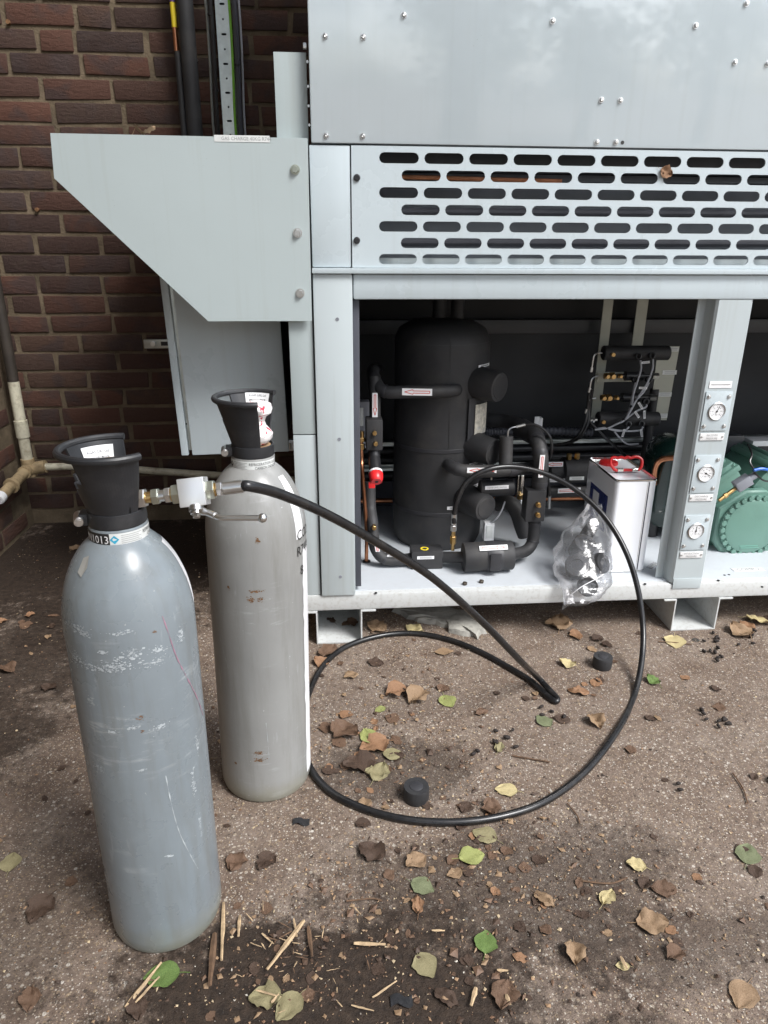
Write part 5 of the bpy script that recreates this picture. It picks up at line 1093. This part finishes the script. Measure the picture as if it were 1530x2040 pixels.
for txt, py in (('CO2', 1078), ('R744', 1110), ('8', 1146)):
    mb = MB()
    a0, z0 = on(591 if txt != '8' else 598, py); vs, fs = text_geo(txt, .030, 'LEFT'); r_ = .1005+.0012
    mb.add([(r_*cos(a0+x*.85/r_), r_*sin(a0+x*.85/r_), z0+y) for x, y in vs], fs)
    obj('stencil_lettering', W(mb), M['ink'], bc, 0)
for i, (px, py, w_, h_) in enumerate([(509, 1178, .022, .006), (500, 1196, .012, .010), (518, 1194, .012, .008), (513, 1078, .008, .010), (455, 1170, .004, .006), (516, 1500, .016, .008), (518, 1514, .018, .010), (514, 936, .008, .006), (470, 1520, .005, .004)]): fleck(px, py, w_, h_, i+5, 'rust', 'rust_spot', 3.0)
streak([(469, 1169), (480, 1171), (490, 1171)], .0010, 'pink', 'crayon_line'); streak([(430, 1215), (437, 1260), (448, 1305), (455, 1330)], .0006, 'scuff', 'scratch'); streak([(530, 1440), (534, 1480), (536, 1510)], .0007, 'scuff', 'scratch')

# ------------------------------------------------------------------ ball valve and charging hose
ya = .985; va, vb = at(270, 994, ya), at(487, 968, ya); ax_ = (vb-va).normalized()
bv = thing('ball_valve', va, 'silver block ball valve with lever screwed to the front cylinder', 'valve')
def ap(px): t_ = (px-270)/(487-270); return va.lerp(vb, t_)
for nm, p0, p1, r, m, hx_ in (('stem', 236, 276, .008, 'brass', 0), ('inlet_nut', 272, 291, .0145, 'zinc', 1), ('neck', 291, 303, .0085, 'brass', 0), ('union_nut', 303, 317, .0125, 'zincgreen', 1), ('adaptor', 317, 329, .0085, 'zinc', 0), ('union_nut', 329, 341, .012, 'zinc', 1), ('seal_ring', 341, 344, .0105, 'brass', 0), ('union_nut', 344, 361, .0155, 'zincgreen', 1), ('union_nut', 411, 428, .0150, 'zincgreen', 1), ('seal_ring', 428, 431, .010, 'brass', 0), ('hose_nut', 431, 443, .0105, 'zinc', 1)):
    obj(nm, MB().hexnut(ap(p0), ap(p1), r) if hx_ else MB().cyl(ap(p0), ap(p1), r, 16), M[m], bv)
rotm = Matrix((ax_, V((0, 1, 0)), ax_.cross(V((0, 1, 0))))).transposed().to_4x4()
cb = ap(386); Mx = Matrix.Translation(cb) @ rotm @ Matrix.Rotation(radians(-18), 4, 'X')
obj('block', MB().box((-.0190, -.0175, -.0205), (.0190, .0175, .0205), .0014, M=Mx), M['chrome'], bv)
pv = Mx @ V((.0025, -.010, -.0205)); dn = (Mx.to_3x3() @ V((0, -.35, -1))).normalized()
obj('spindle', MB().cyl(pv, pv+dn*.008, .0105, 18).cyl(pv+dn*.008, pv+dn*.013, .0085, 18, ch=.001).hexnut(pv+dn*.0131, pv+dn*.018, .0055), M['zinc'], bv)
l0 = pv+dn*.0075; l1 = at(428, 1027, .955); l2 = at(438, 1031, .95); l3 = at(516, 1032, .94)
obj('lever', MB().tube(smoothpath([l0, l0.lerp(l1, .45)+V((0, 0, .002)), l1, l2, l2.lerp(l3, .5), l3], 6), [.0058]*7+[.0050]*6+[.0042]*18, 10), M['zinc'], bv); obj('lever_ball', MB().sphere(at(523, 1032, .94), .0068, 14), M['zinc'], bv)
hs = thing('charging_hose', gz(900, 1640), 'long black rubber charging hose looping over the ground to the cabinet', 'hose')
obj('ferrule', MB().cyl(ap(444), ap(485), .0098, 16, ch=.0008), M['zinc'], hs)
HR = .0083
h = [ap(480), ap(500)+V((.0, .0, -.002)), at(560, 985, 1.03), at(650, 1024, 1.09), at(745, 1077, 1.17), at(860, 1150, 1.27), at(960, 1238, 1.37), at(1040, 1320, 1.46)]
tip = [gz(1072, 1350, .034), gz(1096, 1376, .017), gz(1110, 1391, HR+.003), gz(1106, 1397, HR), gz(1090, 1386, HR), gz(1060, 1358, HR)]
gr_ = [(1015, 1330), (960, 1300), (900, 1276), (830, 1262), (760, 1266), (690, 1288), (645, 1325), (618, 1375), (600, 1440), (612, 1515), (650, 1570), (715, 1607), (800, 1631), (900, 1638), (1000, 1626), (1090, 1594), (1170, 1533), (1230, 1455)]
h += tip+[gz(px, py, HR) for px, py in gr_]
h += [at(1262, 1390, 1.56), at(1278, 1320, 1.66), at(1281, 1250, 1.74), at(1270, 1170, 1.80), at(1245, 1095, 1.86), at(1205, 1030, 1.93), at(1150, 978, 2.0), at(1090, 945, 2.05), at(1025, 930, 2.07), at(970, 936, 2.06), at(930, 960, 2.055), at(910, 1000, 2.05), at(905, 1028, 2.05), at(904.5, 1042, 2.05)]
obj('hose', MB().tube(smoothpath(h, 8), HR, 12), M['rubber'], hs)
f0, f1 = at(905, 1024, 2.05), at(902, 1096, 2.062); d = f1-f0
obj('ferrule', MB().cyl(f0, f0+d*.27, .0092, 14), M['zinc'], hs); obj('swivel_nut', MB().hexnut(f0+d*.30, f0+d*.46, .0098).cyl(f0+d*.26, f0+d*.31, .006, 10), M['zinc'], hs)
obj('brass_adaptor', MB().cyl(f0+d*.46, f0+d*.60, .0065, 12).hexnut(f0+d*.60, f0+d*.82, .0098).cyl(f0+d*.82, f1, .006, 10), M['brass'], hs)

# ------------------------------------------------------------------ fallen leaves
def leaf_mesh(i, kind):
    rnd = random.Random(400+i); mb = MB(); NU, NV = 8, 6; curl = rnd.uniform(-.1, .5) if kind != 'flat' else rnd.uniform(-.05, .12); fold = rnd.uniform(.0, .7) if kind != 'flat' else rnd.uniform(0, .12)
    wid = rnd.uniform(.6, .95); rough = .09 if kind == 'flat' else .19; vs = []; NU, NV = 10, 8
    for a in range(NU+1):
        u = a/NU; w_ = wid*.5*(sin(pi*min(max(u, .02), .98)**.8)**.75)
        for b in range(NV+1):
            v_ = -1+2*b/NV; e = 1+rough*(noise.noise(V((u*5+i*3, v_*2, i)))+.7*noise.noise(V((u*14+i*3, v_*2, i+9))))*(abs(v_)**2)*2.2
            x = (u-.5)+.03*noise.noise(V((u*4, v_*4, i+5))); y = w_*v_*e
            z = fold*abs(v_)*w_*.9+curl*(u-.5)**2*1.1+(.06 if kind == 'flat' else .17)*noise.noise(V((u*3.2, v_*1.8, i*2.7)))+(.02 if kind == 'flat' else .08)*noise.noise(V((u*8, v_*5, i*1.7)))
            vs.append((x, y, z))
    zm = min(v[2] for v in vs); mb.add([(x, y, z-zm) for x, y, z in vs], [(a*(NV+1)+b, a*(NV+1)+b+1, (a+1)*(NV+1)+b+1, (a+1)*(NV+1)+b) for a in range(NU) for b in range(NV)])
    mb.tube([(-.5, 0, vs[NV//2][2]-zm), (-.66, .02, .03), (-.8, .05, .015)], .012, 4)
    return mb.mesh('fallen_leaf', 60)
LM = {}
def leaf_me(col, kind, i):
    key = (col, kind, i)
    if key not in LM:
        me = leaf_mesh(i+(50 if kind == 'flat' else 0), kind); me.materials.append(LEAF[col]); LM[key] = me
    return LM[key]
def put_leaf(P_, size, col, kind, label, i=None, rot=None, tilt=(0, 0), group=None, zs=1.0):
    o = bpy.data.objects.new('fallen_leaf', leaf_me(col, kind, random.randrange(7) if i is None else i)); o.location = P_; o.scale = (size, size, size*zs)
    o.rotation_euler = (tilt[0], tilt[1], random.uniform(0, 6.28) if rot is None else rot); COL.objects.link(o); return tag(o, label, 'leaf', group)
def ms(px, py, s):      # pixel size at a ground point -> metres
    p = gz(px, py); return s*(p-CAM).dot(_f)/FPX
hand = [(892, 1398, 38, 'yellow', 'flat', 'bright yellow green leaf in the middle of the hose loop'), (735, 1467, 46, 'yellow', 'flat', 'yellow green leaf on brown leaves inside the hose loop'),
    (757, 1414, 22, 'yellow', 'flat', 'small pale yellow leaf inside the hose loop'), (1083, 1437, 36, 'sage', 'flat', 'dull green leaf just below the hose tip'), (968, 1877, 50, 'green', 'flat', 'vivid green round leaf on dark soil in the foreground'),
    (940, 1707, 50, 'yellow', 'flat', 'half yellow half brown leaf just outside the loop'), (842, 1767, 46, 'sage', 'flat', 'round sage green leaf in front of the hose loop'), (322, 1945, 66, 'green', 'flat', 'glossy green leaf under a wood splinter by the front cylinder'),
    (1008, 1575, 42, 'pale', 'flat', 'pale pointed leaf near the foam cap in the loop'), (785, 1505, 42, 'olive', 'flat', 'round olive leaf above the foam cap in the loop'), (965, 1665, 48, 'olive', 'flat', 'tan leaf with bite hole touching the hose front'),
    (1490, 1702, 54, 'sage', 'flat', 'grey green leaf near the right edge of the yard'), (1267, 1725, 36, 'pale', 'curl', 'pale curled leaf on the open concrete'), (1345, 1280, 44, 'pale', 'flat', 'straw yellow leaf in front of the right foot channel'),
    (1300, 1358, 30, 'green', 'curl', 'narrow green leaf scrap beside the hose rise'), (995, 1490, 32, 'olive', 'curl', 'small tan leaf next to the black cones in the loop'), (848, 1925, 54, 'olive', 'flat', 'dirty olive leaf on the soil near the bottom'),
    (575, 2008, 62, 'olive', 'flat', 'large brownish olive leaf at the lower left'), (528, 1990, 60, 'olive', 'curl', 'crumpled olive leaf among wood splinters'), (790, 1382, 46, 'orange', 'curl', 'orange brown curled leaf in the loop'),
    (832, 1392, 52, 'tan', 'curl', 'large crumpled tan leaf beside the orange one'), (885, 1299, 36, 'tan', 'flat', 'tan leaf just behind the loop centre'), (1130, 1325, 32, 'pale', 'curl', 'pale brown leaf between hose tip and foam cap'),
    (1115, 1243, 54, 'tan', 'curl', 'crisp tan leaf lying in the shade at the cabinet edge'), (688, 1462, 60, 'brown', 'curl', 'ragged brown leaf at the left inside of the loop'), (745, 1490, 60, 'orange', 'curl', 'torn reddish leaf under the yellow green one'),
    (715, 1525, 62, 'dark', 'curl', 'dark rotten leaf inside the loop left of the foam cap'), (755, 1540, 50, 'olive', 'curl', 'faded leaf piece above the front foam cap'), (1152, 1380, 40, 'orange', 'curl', 'rusty coloured leaf right of the hose tip'),
    (1188, 1440, 40, 'tan', 'curl', 'broken tan leaf near the right of the loop'), (1475, 1262, 50, 'tan', 'curl', 'curled tan leaf near the right foot channel'), (1512, 1240, 46, 'pale', 'curl', 'pale dry leaf under the cabinet at the far right'),
    (1480, 1985, 64, 'tan', 'flat', 'long tan leaf at the lower right corner'), (828, 1718, 44, 'tan', 'curl', 'light brown leaf between loop and sage leaf'), (832, 1803, 40, 'orange', 'curl', 'small orange brown leaf below the round sage leaf'),
    (1085, 1795, 44, 'tan', 'curl', 'crumbling tan leaf on the dark patch in front'), (1322, 1775, 46, 'brown', 'curl', 'curled brown leaf on the open concrete at right'), (1300, 1842, 60, 'tan', 'curl', 'shredded leaf heap on the concrete right of centre'),
    (1145, 1902, 46, 'tan', 'curl', 'crumpled leaf low in the foreground right of centre'), (1240, 1925, 26, 'pale', 'flat', 'whitish leaf chip in the right foreground'), (655, 1300, 44, 'brown', 'curl', 'brown leaf tucked against the left foot channel'),
    (640, 1322, 34, 'orange', 'curl', 'curled leaf wedged behind the back cylinder'), (750, 1252, 44, 'tan', 'curl', 'tan leaf under the cabinet near the left foot'), (825, 1255, 34, 'pale', 'curl', 'pale leaf lying just under the cabinet edge'),
    (150, 1093, 22, 'tan', 'curl', 'lone tan leaf on the dark ground behind the front cylinder'), (22, 1718, 44, 'olive', 'flat', 'yellow brown leaf at the left edge of the picture'), (80, 1815, 60, 'dark', 'curl', 'dark reddish leaf on damp ground left of the front cylinder'),
    (60, 1995, 50, 'brown', 'curl', 'brown leaf in the lower left corner'), (275, 2012, 50, 'dark', 'curl', 'dark curled leaf below the front cylinder'), (16, 1335, 34, 'brown', 'curl', 'brown leaf by the side wall'),
    (100, 1372, 30, 'dark', 'curl', 'dark leaf halfway along the left ground strip'), (1005, 1985, 60, 'brown', 'curl', 'broad brown leaf at the bottom centre'), (890, 1990, 50, 'dark', 'curl', 'blackened leaf at the bottom edge'), (740, 1700, 56, 'dark', 'curl', 'dark leaf below the loop on the damp patch'),
    (1210, 1790, 40, 'pale', 'curl', 'pale torn leaf beside the soil patch'), (980, 1615, 44, 'brown', 'curl', 'brown leaf just inside the front of the hose'), (1345, 1905, 40, 'brown', 'curl', 'small brown leaf in the right foreground'), (470, 1720, 44, 'brown', 'curl', 'brown leaf between the two cylinders'), (530, 1720, 44, 'dark', 'curl', 'blackish leaf clump in front of the back cylinder')]
for (px, py, s, col, kind, lab) in hand:
    put_leaf(gz(px, py, .0012), ms(px, py, s)*1.05, col, kind, lab, tilt=(random.uniform(-.06, .06), random.uniform(-.06, .06)))
q = at(290, 262, 1.905); put_leaf(V((q.x, 1.905, hoodz)), .046, 'tan', 'curl', 'curled tan leaf lying on top of the hood', i=2, rot=.2, zs=1.7)
q = at(1327, 343, 1.8925); o = put_leaf(q, .034, 'orange', 'curl', 'small brown leaf stuck to the slotted vent panel', i=3); o.rotation_euler = (pi/2, .4, 0)
q = at(700, 1240, 2.05); put_leaf(V((.055, 2.0, .006)), .055, 'brown', 'curl', 'brown leaf resting inside the left foot channel', i=1)
put_leaf(V((-.005, 2.03, .006)), .04, 'dark', 'curl', 'dark leaf scrap deep inside the left foot channel', i=4)
GL = 'small brown fragment of dead leaf scattered over the ground'
CN = {'brown': 'brown', 'tan': 'tan', 'dark': 'blackish', 'orange': 'rusty'}
def region(x, y):
    inside = ((x-945)/330)**2+((y-1450)/180)**2 < 1
    if inside: return 'inside the hose loop, ' + ('near its left bend' if x < 800 else 'near the hose tip' if x > 1000 else 'about its middle')
    if x < 440: return 'on the ground left of the cylinders' if y < 1650 else 'on the ground left of the front cylinder base'
    if y < 1330: return 'along the front of the cabinet' if x < 1250 else 'by the right foot channel'
    if x > 1200: return 'on the open concrete at the right' if y < 1700 else 'on the concrete in the right foreground'
    if y > 1830: return 'on the dark soil among the splinters' if x < 780 else 'on the soil in the bottom middle'
    return 'in front of the hose loop near the cylinders' if x < 780 else 'on the damp patch in front of the hose loop'
clusters = [(720, 1480, 90, 60, 24), (760, 1590, 200, 60, 16), (860, 1700, 150, 60, 20), (1040, 1740, 130, 70, 26), (620, 1900, 170, 90, 30), (950, 1900, 200, 90, 26), (1250, 1810, 150, 70, 18), (1150, 1400, 170, 60, 14), (850, 1390, 130, 40, 14), (1480, 1250, 70, 18, 10), (1150, 1300, 230, 40, 10), (690, 1310, 70, 40, 8), (1380, 1500, 150, 150, 12), (150, 1500, 130, 250, 16), (470, 1600, 60, 100, 8), (80, 1180, 90, 60, 12), (1400, 1800, 120, 120, 10)]
for (px, py, sx, sy, n) in clusters:
    for _ in range(int(n*(.62 if py > 1650 else .85))):
        x, y = random.gauss(px, sx*.6), random.gauss(py, sy*.6)
        if y < 1225: y = 1225+random.random()*60
        P_ = gz(x, y, .001)
        if min((P_.xy-V(FC)).length, (P_.xy-V(BC)).length) < .12 or P_.x < WX+.05: continue
        cl_ = random.choice(('brown', 'brown', 'tan', 'dark', 'dark', 'orange')); sz_ = random.choice((12, 15, 18, 22, 27, 32))
        put_leaf(P_, ms(x, y, sz_), cl_, 'curl', '%s %s leaf fragment %s' % ('tiny' if sz_ < 20 else 'small', CN[cl_], region(x, y)), tilt=(random.uniform(-.15, .15), random.uniform(-.15, .15)), group='leaf fragments on the ground', zs=random.uniform(.25, .8))

# ------------------------------------------------------------------ wood splinters, cones, small things
def splinter(p0, p1, w_, m, label, group=None):
    a, b = gz(*p0, .004), gz(*p1, .004); d = b-a; n = V((-d.y, d.x, 0)).normalized(); mb = MB(); N = 6; rs = []
    for i in range(N+1):
        t_ = i/N; ww = w_*(.35+.65*sin(pi*min(.9, t_+.12)))*(1+.3*noise.noise(V((a.x*90+i, a.y*90, 0)))); c = a.lerp(b, t_)+V((0, 0, .003+.002*t_))
        c += n*.0008*noise.noise(V((i*1.3, a.x*50, 1)))
        rs.append([c+n*ww, c+n*ww*.3+V((0, 0, w_*.55)), c-n*ww*.9+V((0, 0, w_*.2)), c-n*ww*.1-V((0, 0, w_*.3))])
    rings(mb, rs); o = obj('wood_splinter', mb, M[m], None, 30); return tag(o, label, 'splinter', group)
for p0, p1, w_, m, lab in [((250, 2010), (322, 1922), .0055, 'wood', 'long pale wood splinter lying across the green leaf'), ((270, 2000), (318, 1950), .004, 'wood', 'shorter pale splinter beside the long one on the leaf'), ((446, 1800), (442, 1918), .0048, 'wood', 'upright looking pale splinter by the front cylinder base'), ((428, 1862), (418, 1968), .008, 'bark', 'brown bark strip at the foot of the front cylinder'),
    ((478, 1826), (475, 1870), .004, 'wood', 'small pale splinter right of the front cylinder'), ((606, 1836), (532, 1936), .0058, 'wood', 'longest pale splinter on the dark soil'), ((585, 1832), (592, 1870), .0025, 'wood', 'thin splinter crossing the longest one'), ((614, 1848), (622, 1910), .005, 'bark', 'reddish bark strip right of the long splinter'), ((522, 1862), (545, 1884), .0028, 'wood', 'thin slanting splinter left of the long one'),
    ((705, 1882), (768, 1886), .006, 'wood', 'blunt pale wood chip right of the splinters'), ((860, 1856), (886, 1858), .0035, 'wood', 'slim pale chip in the middle foreground'), ((948, 1970), (938, 2008), .005, 'wood', 'pale chip near the bottom centre'), ((1008, 1984), (1016, 2006), .005, 'wood', 'tan chip at the bottom right of centre'), ((990, 1935), (1012, 1938), .004, 'wood', 'small blunt chip near the green leaf'), ((1236, 1908), (1248, 1934), .0045, 'wood', 'whitish chip on the right concrete'),
    ((540, 2000), (556, 1985), .004, 'wood', 'pale chip between olive leaves'), ((700, 2005), (745, 2018), .0025, 'wood', 'needle thin splinter at the bottom'), ((742, 1990), (790, 1958), .003, 'wood', 'thin pale splinter pair at the bottom left of centre'), ((510, 1975), (560, 1990), .003, 'wood', 'straw like splinter over the crumpled leaf')]:
    splinter(p0, p1, w_*.8, m, lab)
for i in range(44):
    px, py = random.gauss(575, 85), random.gauss(1895, 55); a = random.uniform(0, 6.28); L = random.uniform(10, 34)
    if py > 2035 or (px < 470 and py < 1900): continue
    splinter((px, py), (px+L*cos(a), py+L*.7*sin(a)), random.uniform(.0005, .0014), random.choice(('wood', 'wood', 'bark')), 'tiny wood sliver on the dark soil patch', 'slivers on the soil')
def twig(pts_, r, lab):
    tag(obj('twig', MB().tube(smoothpath([gz(px, py, .004) for px, py in pts_], 5), r, 6), M['bark']), lab, 'twig')
twig([(1312, 1278), (1345, 1280), (1378, 1284)], .0016, 'thin twig in front of the right foot channel'); twig([(1020, 1505), (1060, 1512), (1095, 1518)], .002, 'dark twig inside the hose loop'); twig([(1160, 1755), (1215, 1760), (1250, 1748)], .0018, 'bent twig on the soil edge'); twig([(690, 1795), (740, 1790), (760, 1794)], .0015, 'short twig below the loop'); twig([(1460, 1540), (1480, 1570), (1490, 1600)], .0016, 'slim twig on the right concrete'); twig([(1130, 1600), (1150, 1625), (1155, 1640)], .0016, 'curved stalk outside the front right of the loop')
def cone_mesh(i):
    mb = MB(); mb.lathe([(0, 0), (.35, .10), (.5, .35), (.52, .6), (.38, .9), (.15, 1.05), (0, 1.08)], n=10, close=False)
    mb.v = [tuple(V(v)*(1+.14*noise.noise(V(v)*6+V((i, 0, 0))))) for v in mb.v]; me = mb.mesh('alder_cone', 50); me.materials.append(M['cone']); return me
CM = [cone_mesh(i) for i in range(4)]
for (px, py, n, sp) in ((1425, 1293, 13, 26), (1436, 1440, 7, 14), (1008, 1470, 6, 22), (1100, 1407, 3, 24), (1500, 1270, 4, 14), (1125, 1425, 1, 2), (945, 1497, 2, 10), (1525, 1560, 3, 12), (1345, 1580, 2, 20), (1410, 1420, 2, 20)):
    for _ in range(n):
        x, y = random.gauss(px, sp), random.gauss(py, sp*.6); P_ = gz(x, y, .006); s = random.uniform(.009, .013)
        o = bpy.data.objects.new('alder_cone', random.choice(CM)); o.location = P_; o.scale = (s*.8, s*.8, s*1.35); o.rotation_euler = (pi/2+random.uniform(-.3, .1), random.uniform(-.4, .4), random.uniform(0, 6.28)); COL.objects.link(o)
        tag(o, 'small blackish alder cone ' + ('in the large cluster by the right foot' if px == 1425 else 'in the tight cluster at the right' if px == 1436 else 'inside the hose loop' if px < 1130 else 'lying loose on the right concrete'), 'cone', 'alder cones on the ground')
q = gz(1386, 1276, 0); tag(obj('washer', MB().lathe([(.0045, .0005), (.0105, .0005), (.0105, .0022), (.0045, .0022), (.0045, .0005)], q, n=24, close=False), M['zinc']), 'steel washer lying on the concrete near the right foot', 'washer')
mb = MB(); rs = random.Random(3)
def ragged(c, sx, sy, h):
    mb.lathe([(1, 0), (.9, h), (.5, h*1.6), (0, h*1.7)], (0, 0, 0), n=10, close=False)
t = MB(); ol = [(775, 1216), (850, 1210), (930, 1222), (972, 1260), (952, 1272), (905, 1262), (868, 1244), (820, 1236)]; rsx = random.Random(2)
ol = [gz(ol[i][0]+(ol[(i+1) % 8][0]-ol[i][0])*j/4+rsx.uniform(-5, 5), ol[i][1]+(ol[(i+1) % 8][1]-ol[i][1])*j/4+rsx.uniform(-3, 3), .0005) for i in range(8) for j in range(4)]; cen = sum(ol, V())/len(ol)
rings(t, [ol, [p.lerp(cen, .06)+V((0, 0, .012+.006*rsx.random())) for p in ol], [p.lerp(cen, .4)+V((rsx.uniform(-.005, .005), rsx.uniform(-.005, .005), .018+.008*rsx.random())) for p in ol], [p.lerp(cen, .8)+V((0, 0, .018)) for p in ol]], False, True)
tag(obj('concrete_lump', t, plain('pale concrete lump', (.30, .29, .26), .85, var=.3, vs=20, bump=.8, bs=60, bd=.005)), 'flat broken lump of pale concrete under the cabinet', 'rubble')
for (px, py, lab) in ((600, 1638, 'scrap of shiny black tape beside the hose loop'), (800, 1995, 'dark crumpled scrap at the lower centre')):
    P_ = gz(px, py, .002); mb = MB(); vs = []
    for a in range(7):
        for b in range(4): vs.append((P_.x+(a-3)*.006, P_.y+(b-1.5)*.006+.004*sin(a), .003+.006*abs(noise.noise(V((a*.7+px, b*.9, 0))))))
    mb.add(vs, [(a*4+b, a*4+b+1, a*4+b+5, a*4+b+4) for a in range(6) for b in range(3)]); tag(obj('tape_scrap', mb, M['blackpvc']), lab, 'scrap')

# loose crumbs of leaf, chip and grit over the ground: nobody could count them
def crumbs(name, label, mats, n, seed, dens, smin, smax):
    rs = random.Random(seed); out = [MB() for _ in mats]; k = 0
    while k < n:
        x, y = rs.uniform(-1.25, 1.9), rs.uniform(.45, 2.9)
        if rs.random() > dens(x, y): continue
        if hypot(x-FC[0], y-FC[1]) < .1 or hypot(x-BC[0], y-BC[1]) < .103: continue
        k += 1; s = rs.uniform(smin, smax)*(.6+.8*rs.random()**3*2); a = rs.uniform(0, 6.28); e = rs.uniform(.35, 1); z = rs.uniform(.0004, .002); h = s*rs.uniform(.15, .5)
        P4 = []
        for q in range(4):
            b = a+q*pi/2+rs.uniform(-.4, .4); r_ = s*(1 if q % 2 else e)*rs.uniform(.6, 1); P4.append((x+r_*cos(b), y+r_*sin(b), z+rs.uniform(0, h)))
        out[rs.randrange(len(mats))].add(P4+[(x, y, z+h*1.2)], [(0, 1, 4), (1, 2, 4), (2, 3, 4), (3, 0, 4)])
    for mb, m in zip(out, mats):
        me = bpy.data.meshes.new(name); me.from_pydata(mb.v, [], mb.f); o = bpy.data.objects.new(name, me); me.materials.append(m); COL.objects.link(o); tag(o, label+m.name, kind='stuff')
def dn(x, y):
    d = .25+.75*max(0, noise.noise(V((x*2.3, y*2.3, 4)))*1.6)
    for (cx_, cy_, sx, sy, a) in ((.02, .80, .40, .2, 1.0), (.33, 1.0, .4, .2, .8), (.14, 1.35, .25, .15, .9)): d += a*math.exp(-((x-cx_)/sx)**2-((y-cy_)/sy)**2)
    return d if x > -.5 else d*.45
G_ = [plain('pale straw crumbs', (.46, .36, .23), .8, vs=40), plain('brown crumbs', (.17, .095, .055), .85, vs=40), plain('dark humus crumbs', (.035, .024, .018), .9, vs=40), plain('tan crumbs', (.30, .19, .11), .85, vs=40)]
crumbs('leaf_litter', 'fine crumbs of leaf and chip strewn over the yard, ', G_, 14000, 11, dn, .0011, .0032)
crumbs('grit', 'loose grit on the concrete, ', [plain('light grit', (.50, .46, .40), .8, vs=60), plain('grey grit', (.22, .19, .165), .85, vs=60)], 5000, 12, lambda x, y: .6 if x > -.5 else .3, .0008, .002)
crumbs('torn_leaf_litter', 'torn dead leaf pieces too many to count, ', [LEAF['brown'], LEAF['dark'], LEAF['tan']], 1500, 13, lambda x, y: max(0, dn(x, y)-.5), .0028, .0072)

# ------------------------------------------------------------------ trees behind the viewer, mirrored softly in the paint
def tree(x, y, h, cr, seed, label, nleaf):
    rs = random.Random(seed); t = thing('tree', (x, y, 0), label, 'tree', 'trees round the yard')
    mb = MB(); tips = []
    P_ = [V((x, y, 0)), V((x+.05, y, h*.25)), V((x-.05, y+.1, h*.5)), V((x+.05, y, h*.9))]
    mb.tube(smoothpath(P_, 5), [.17-.15*i/15 for i in range(16)], 10)
    for i in range(16):
        z = h*(.28+.6*i/16); a = i*2.4+rs.uniform(-.3, .3); L = cr*rs.uniform(.6, 1.0)*(1-.45*abs(z/h-.55)); b = V((x, y, z)); e = b+V((cos(a)*L, sin(a)*L, L*rs.uniform(.2, .6)))
        mid = b.lerp(e, .5)+V((rs.uniform(-.15, .15), rs.uniform(-.15, .15), .1)); pth = smoothpath([b, mid, e], 4); mb.tube(pth, [.05-.042*k_/(len(pth)-1) for k_ in range(len(pth))], 6); tips += [e, mid, b.lerp(e, .8)]
    obj('trunk', mb, M['bark'], t)
    vs, fs = [], []
    for k_ in range(nleaf):
        c = rs.choice(tips)+V((rs.gauss(0, .34), rs.gauss(0, .34), rs.gauss(0, .26))); s = rs.uniform(.05, .10); u = V((rs.gauss(0, 1), rs.gauss(0, 1), rs.gauss(0, .6))).normalized(); w = u.orthogonal().normalized(); o = len(vs)
        vs += [c-u*s, c+w*s*.55, c+u*s, c-w*s*.55]; fs.append((o, o+1, o+2, o+3))
    me = bpy.data.meshes.new('crown'); me.from_pydata(vs, [], fs); obj('crown', me, TL, t)
TL = leaf_mat('tree foliage', (0.035, 0.065, 0.018), (0.085, 0.13, 0.035))
tree(0.2, -2.1, 6.6, 1.7, 1, 'tall leafy tree placed unseen close behind the viewer to shade the wall side', 1900)  # unseen tree, positioned so its crown shades the left ground
tree(0.4, -8.6, 3.7, 1.2, 2, 'middle one of the low trees behind the viewer', 2600)
tree(2.9, -9.4, 3.0, 1.1, 3, 'lower bushy tree behind the viewer', 2400)
tree(5.4, -8.8, 3.9, 1.3, 4, 'outermost leafy tree behind the viewer on the open side', 2800)
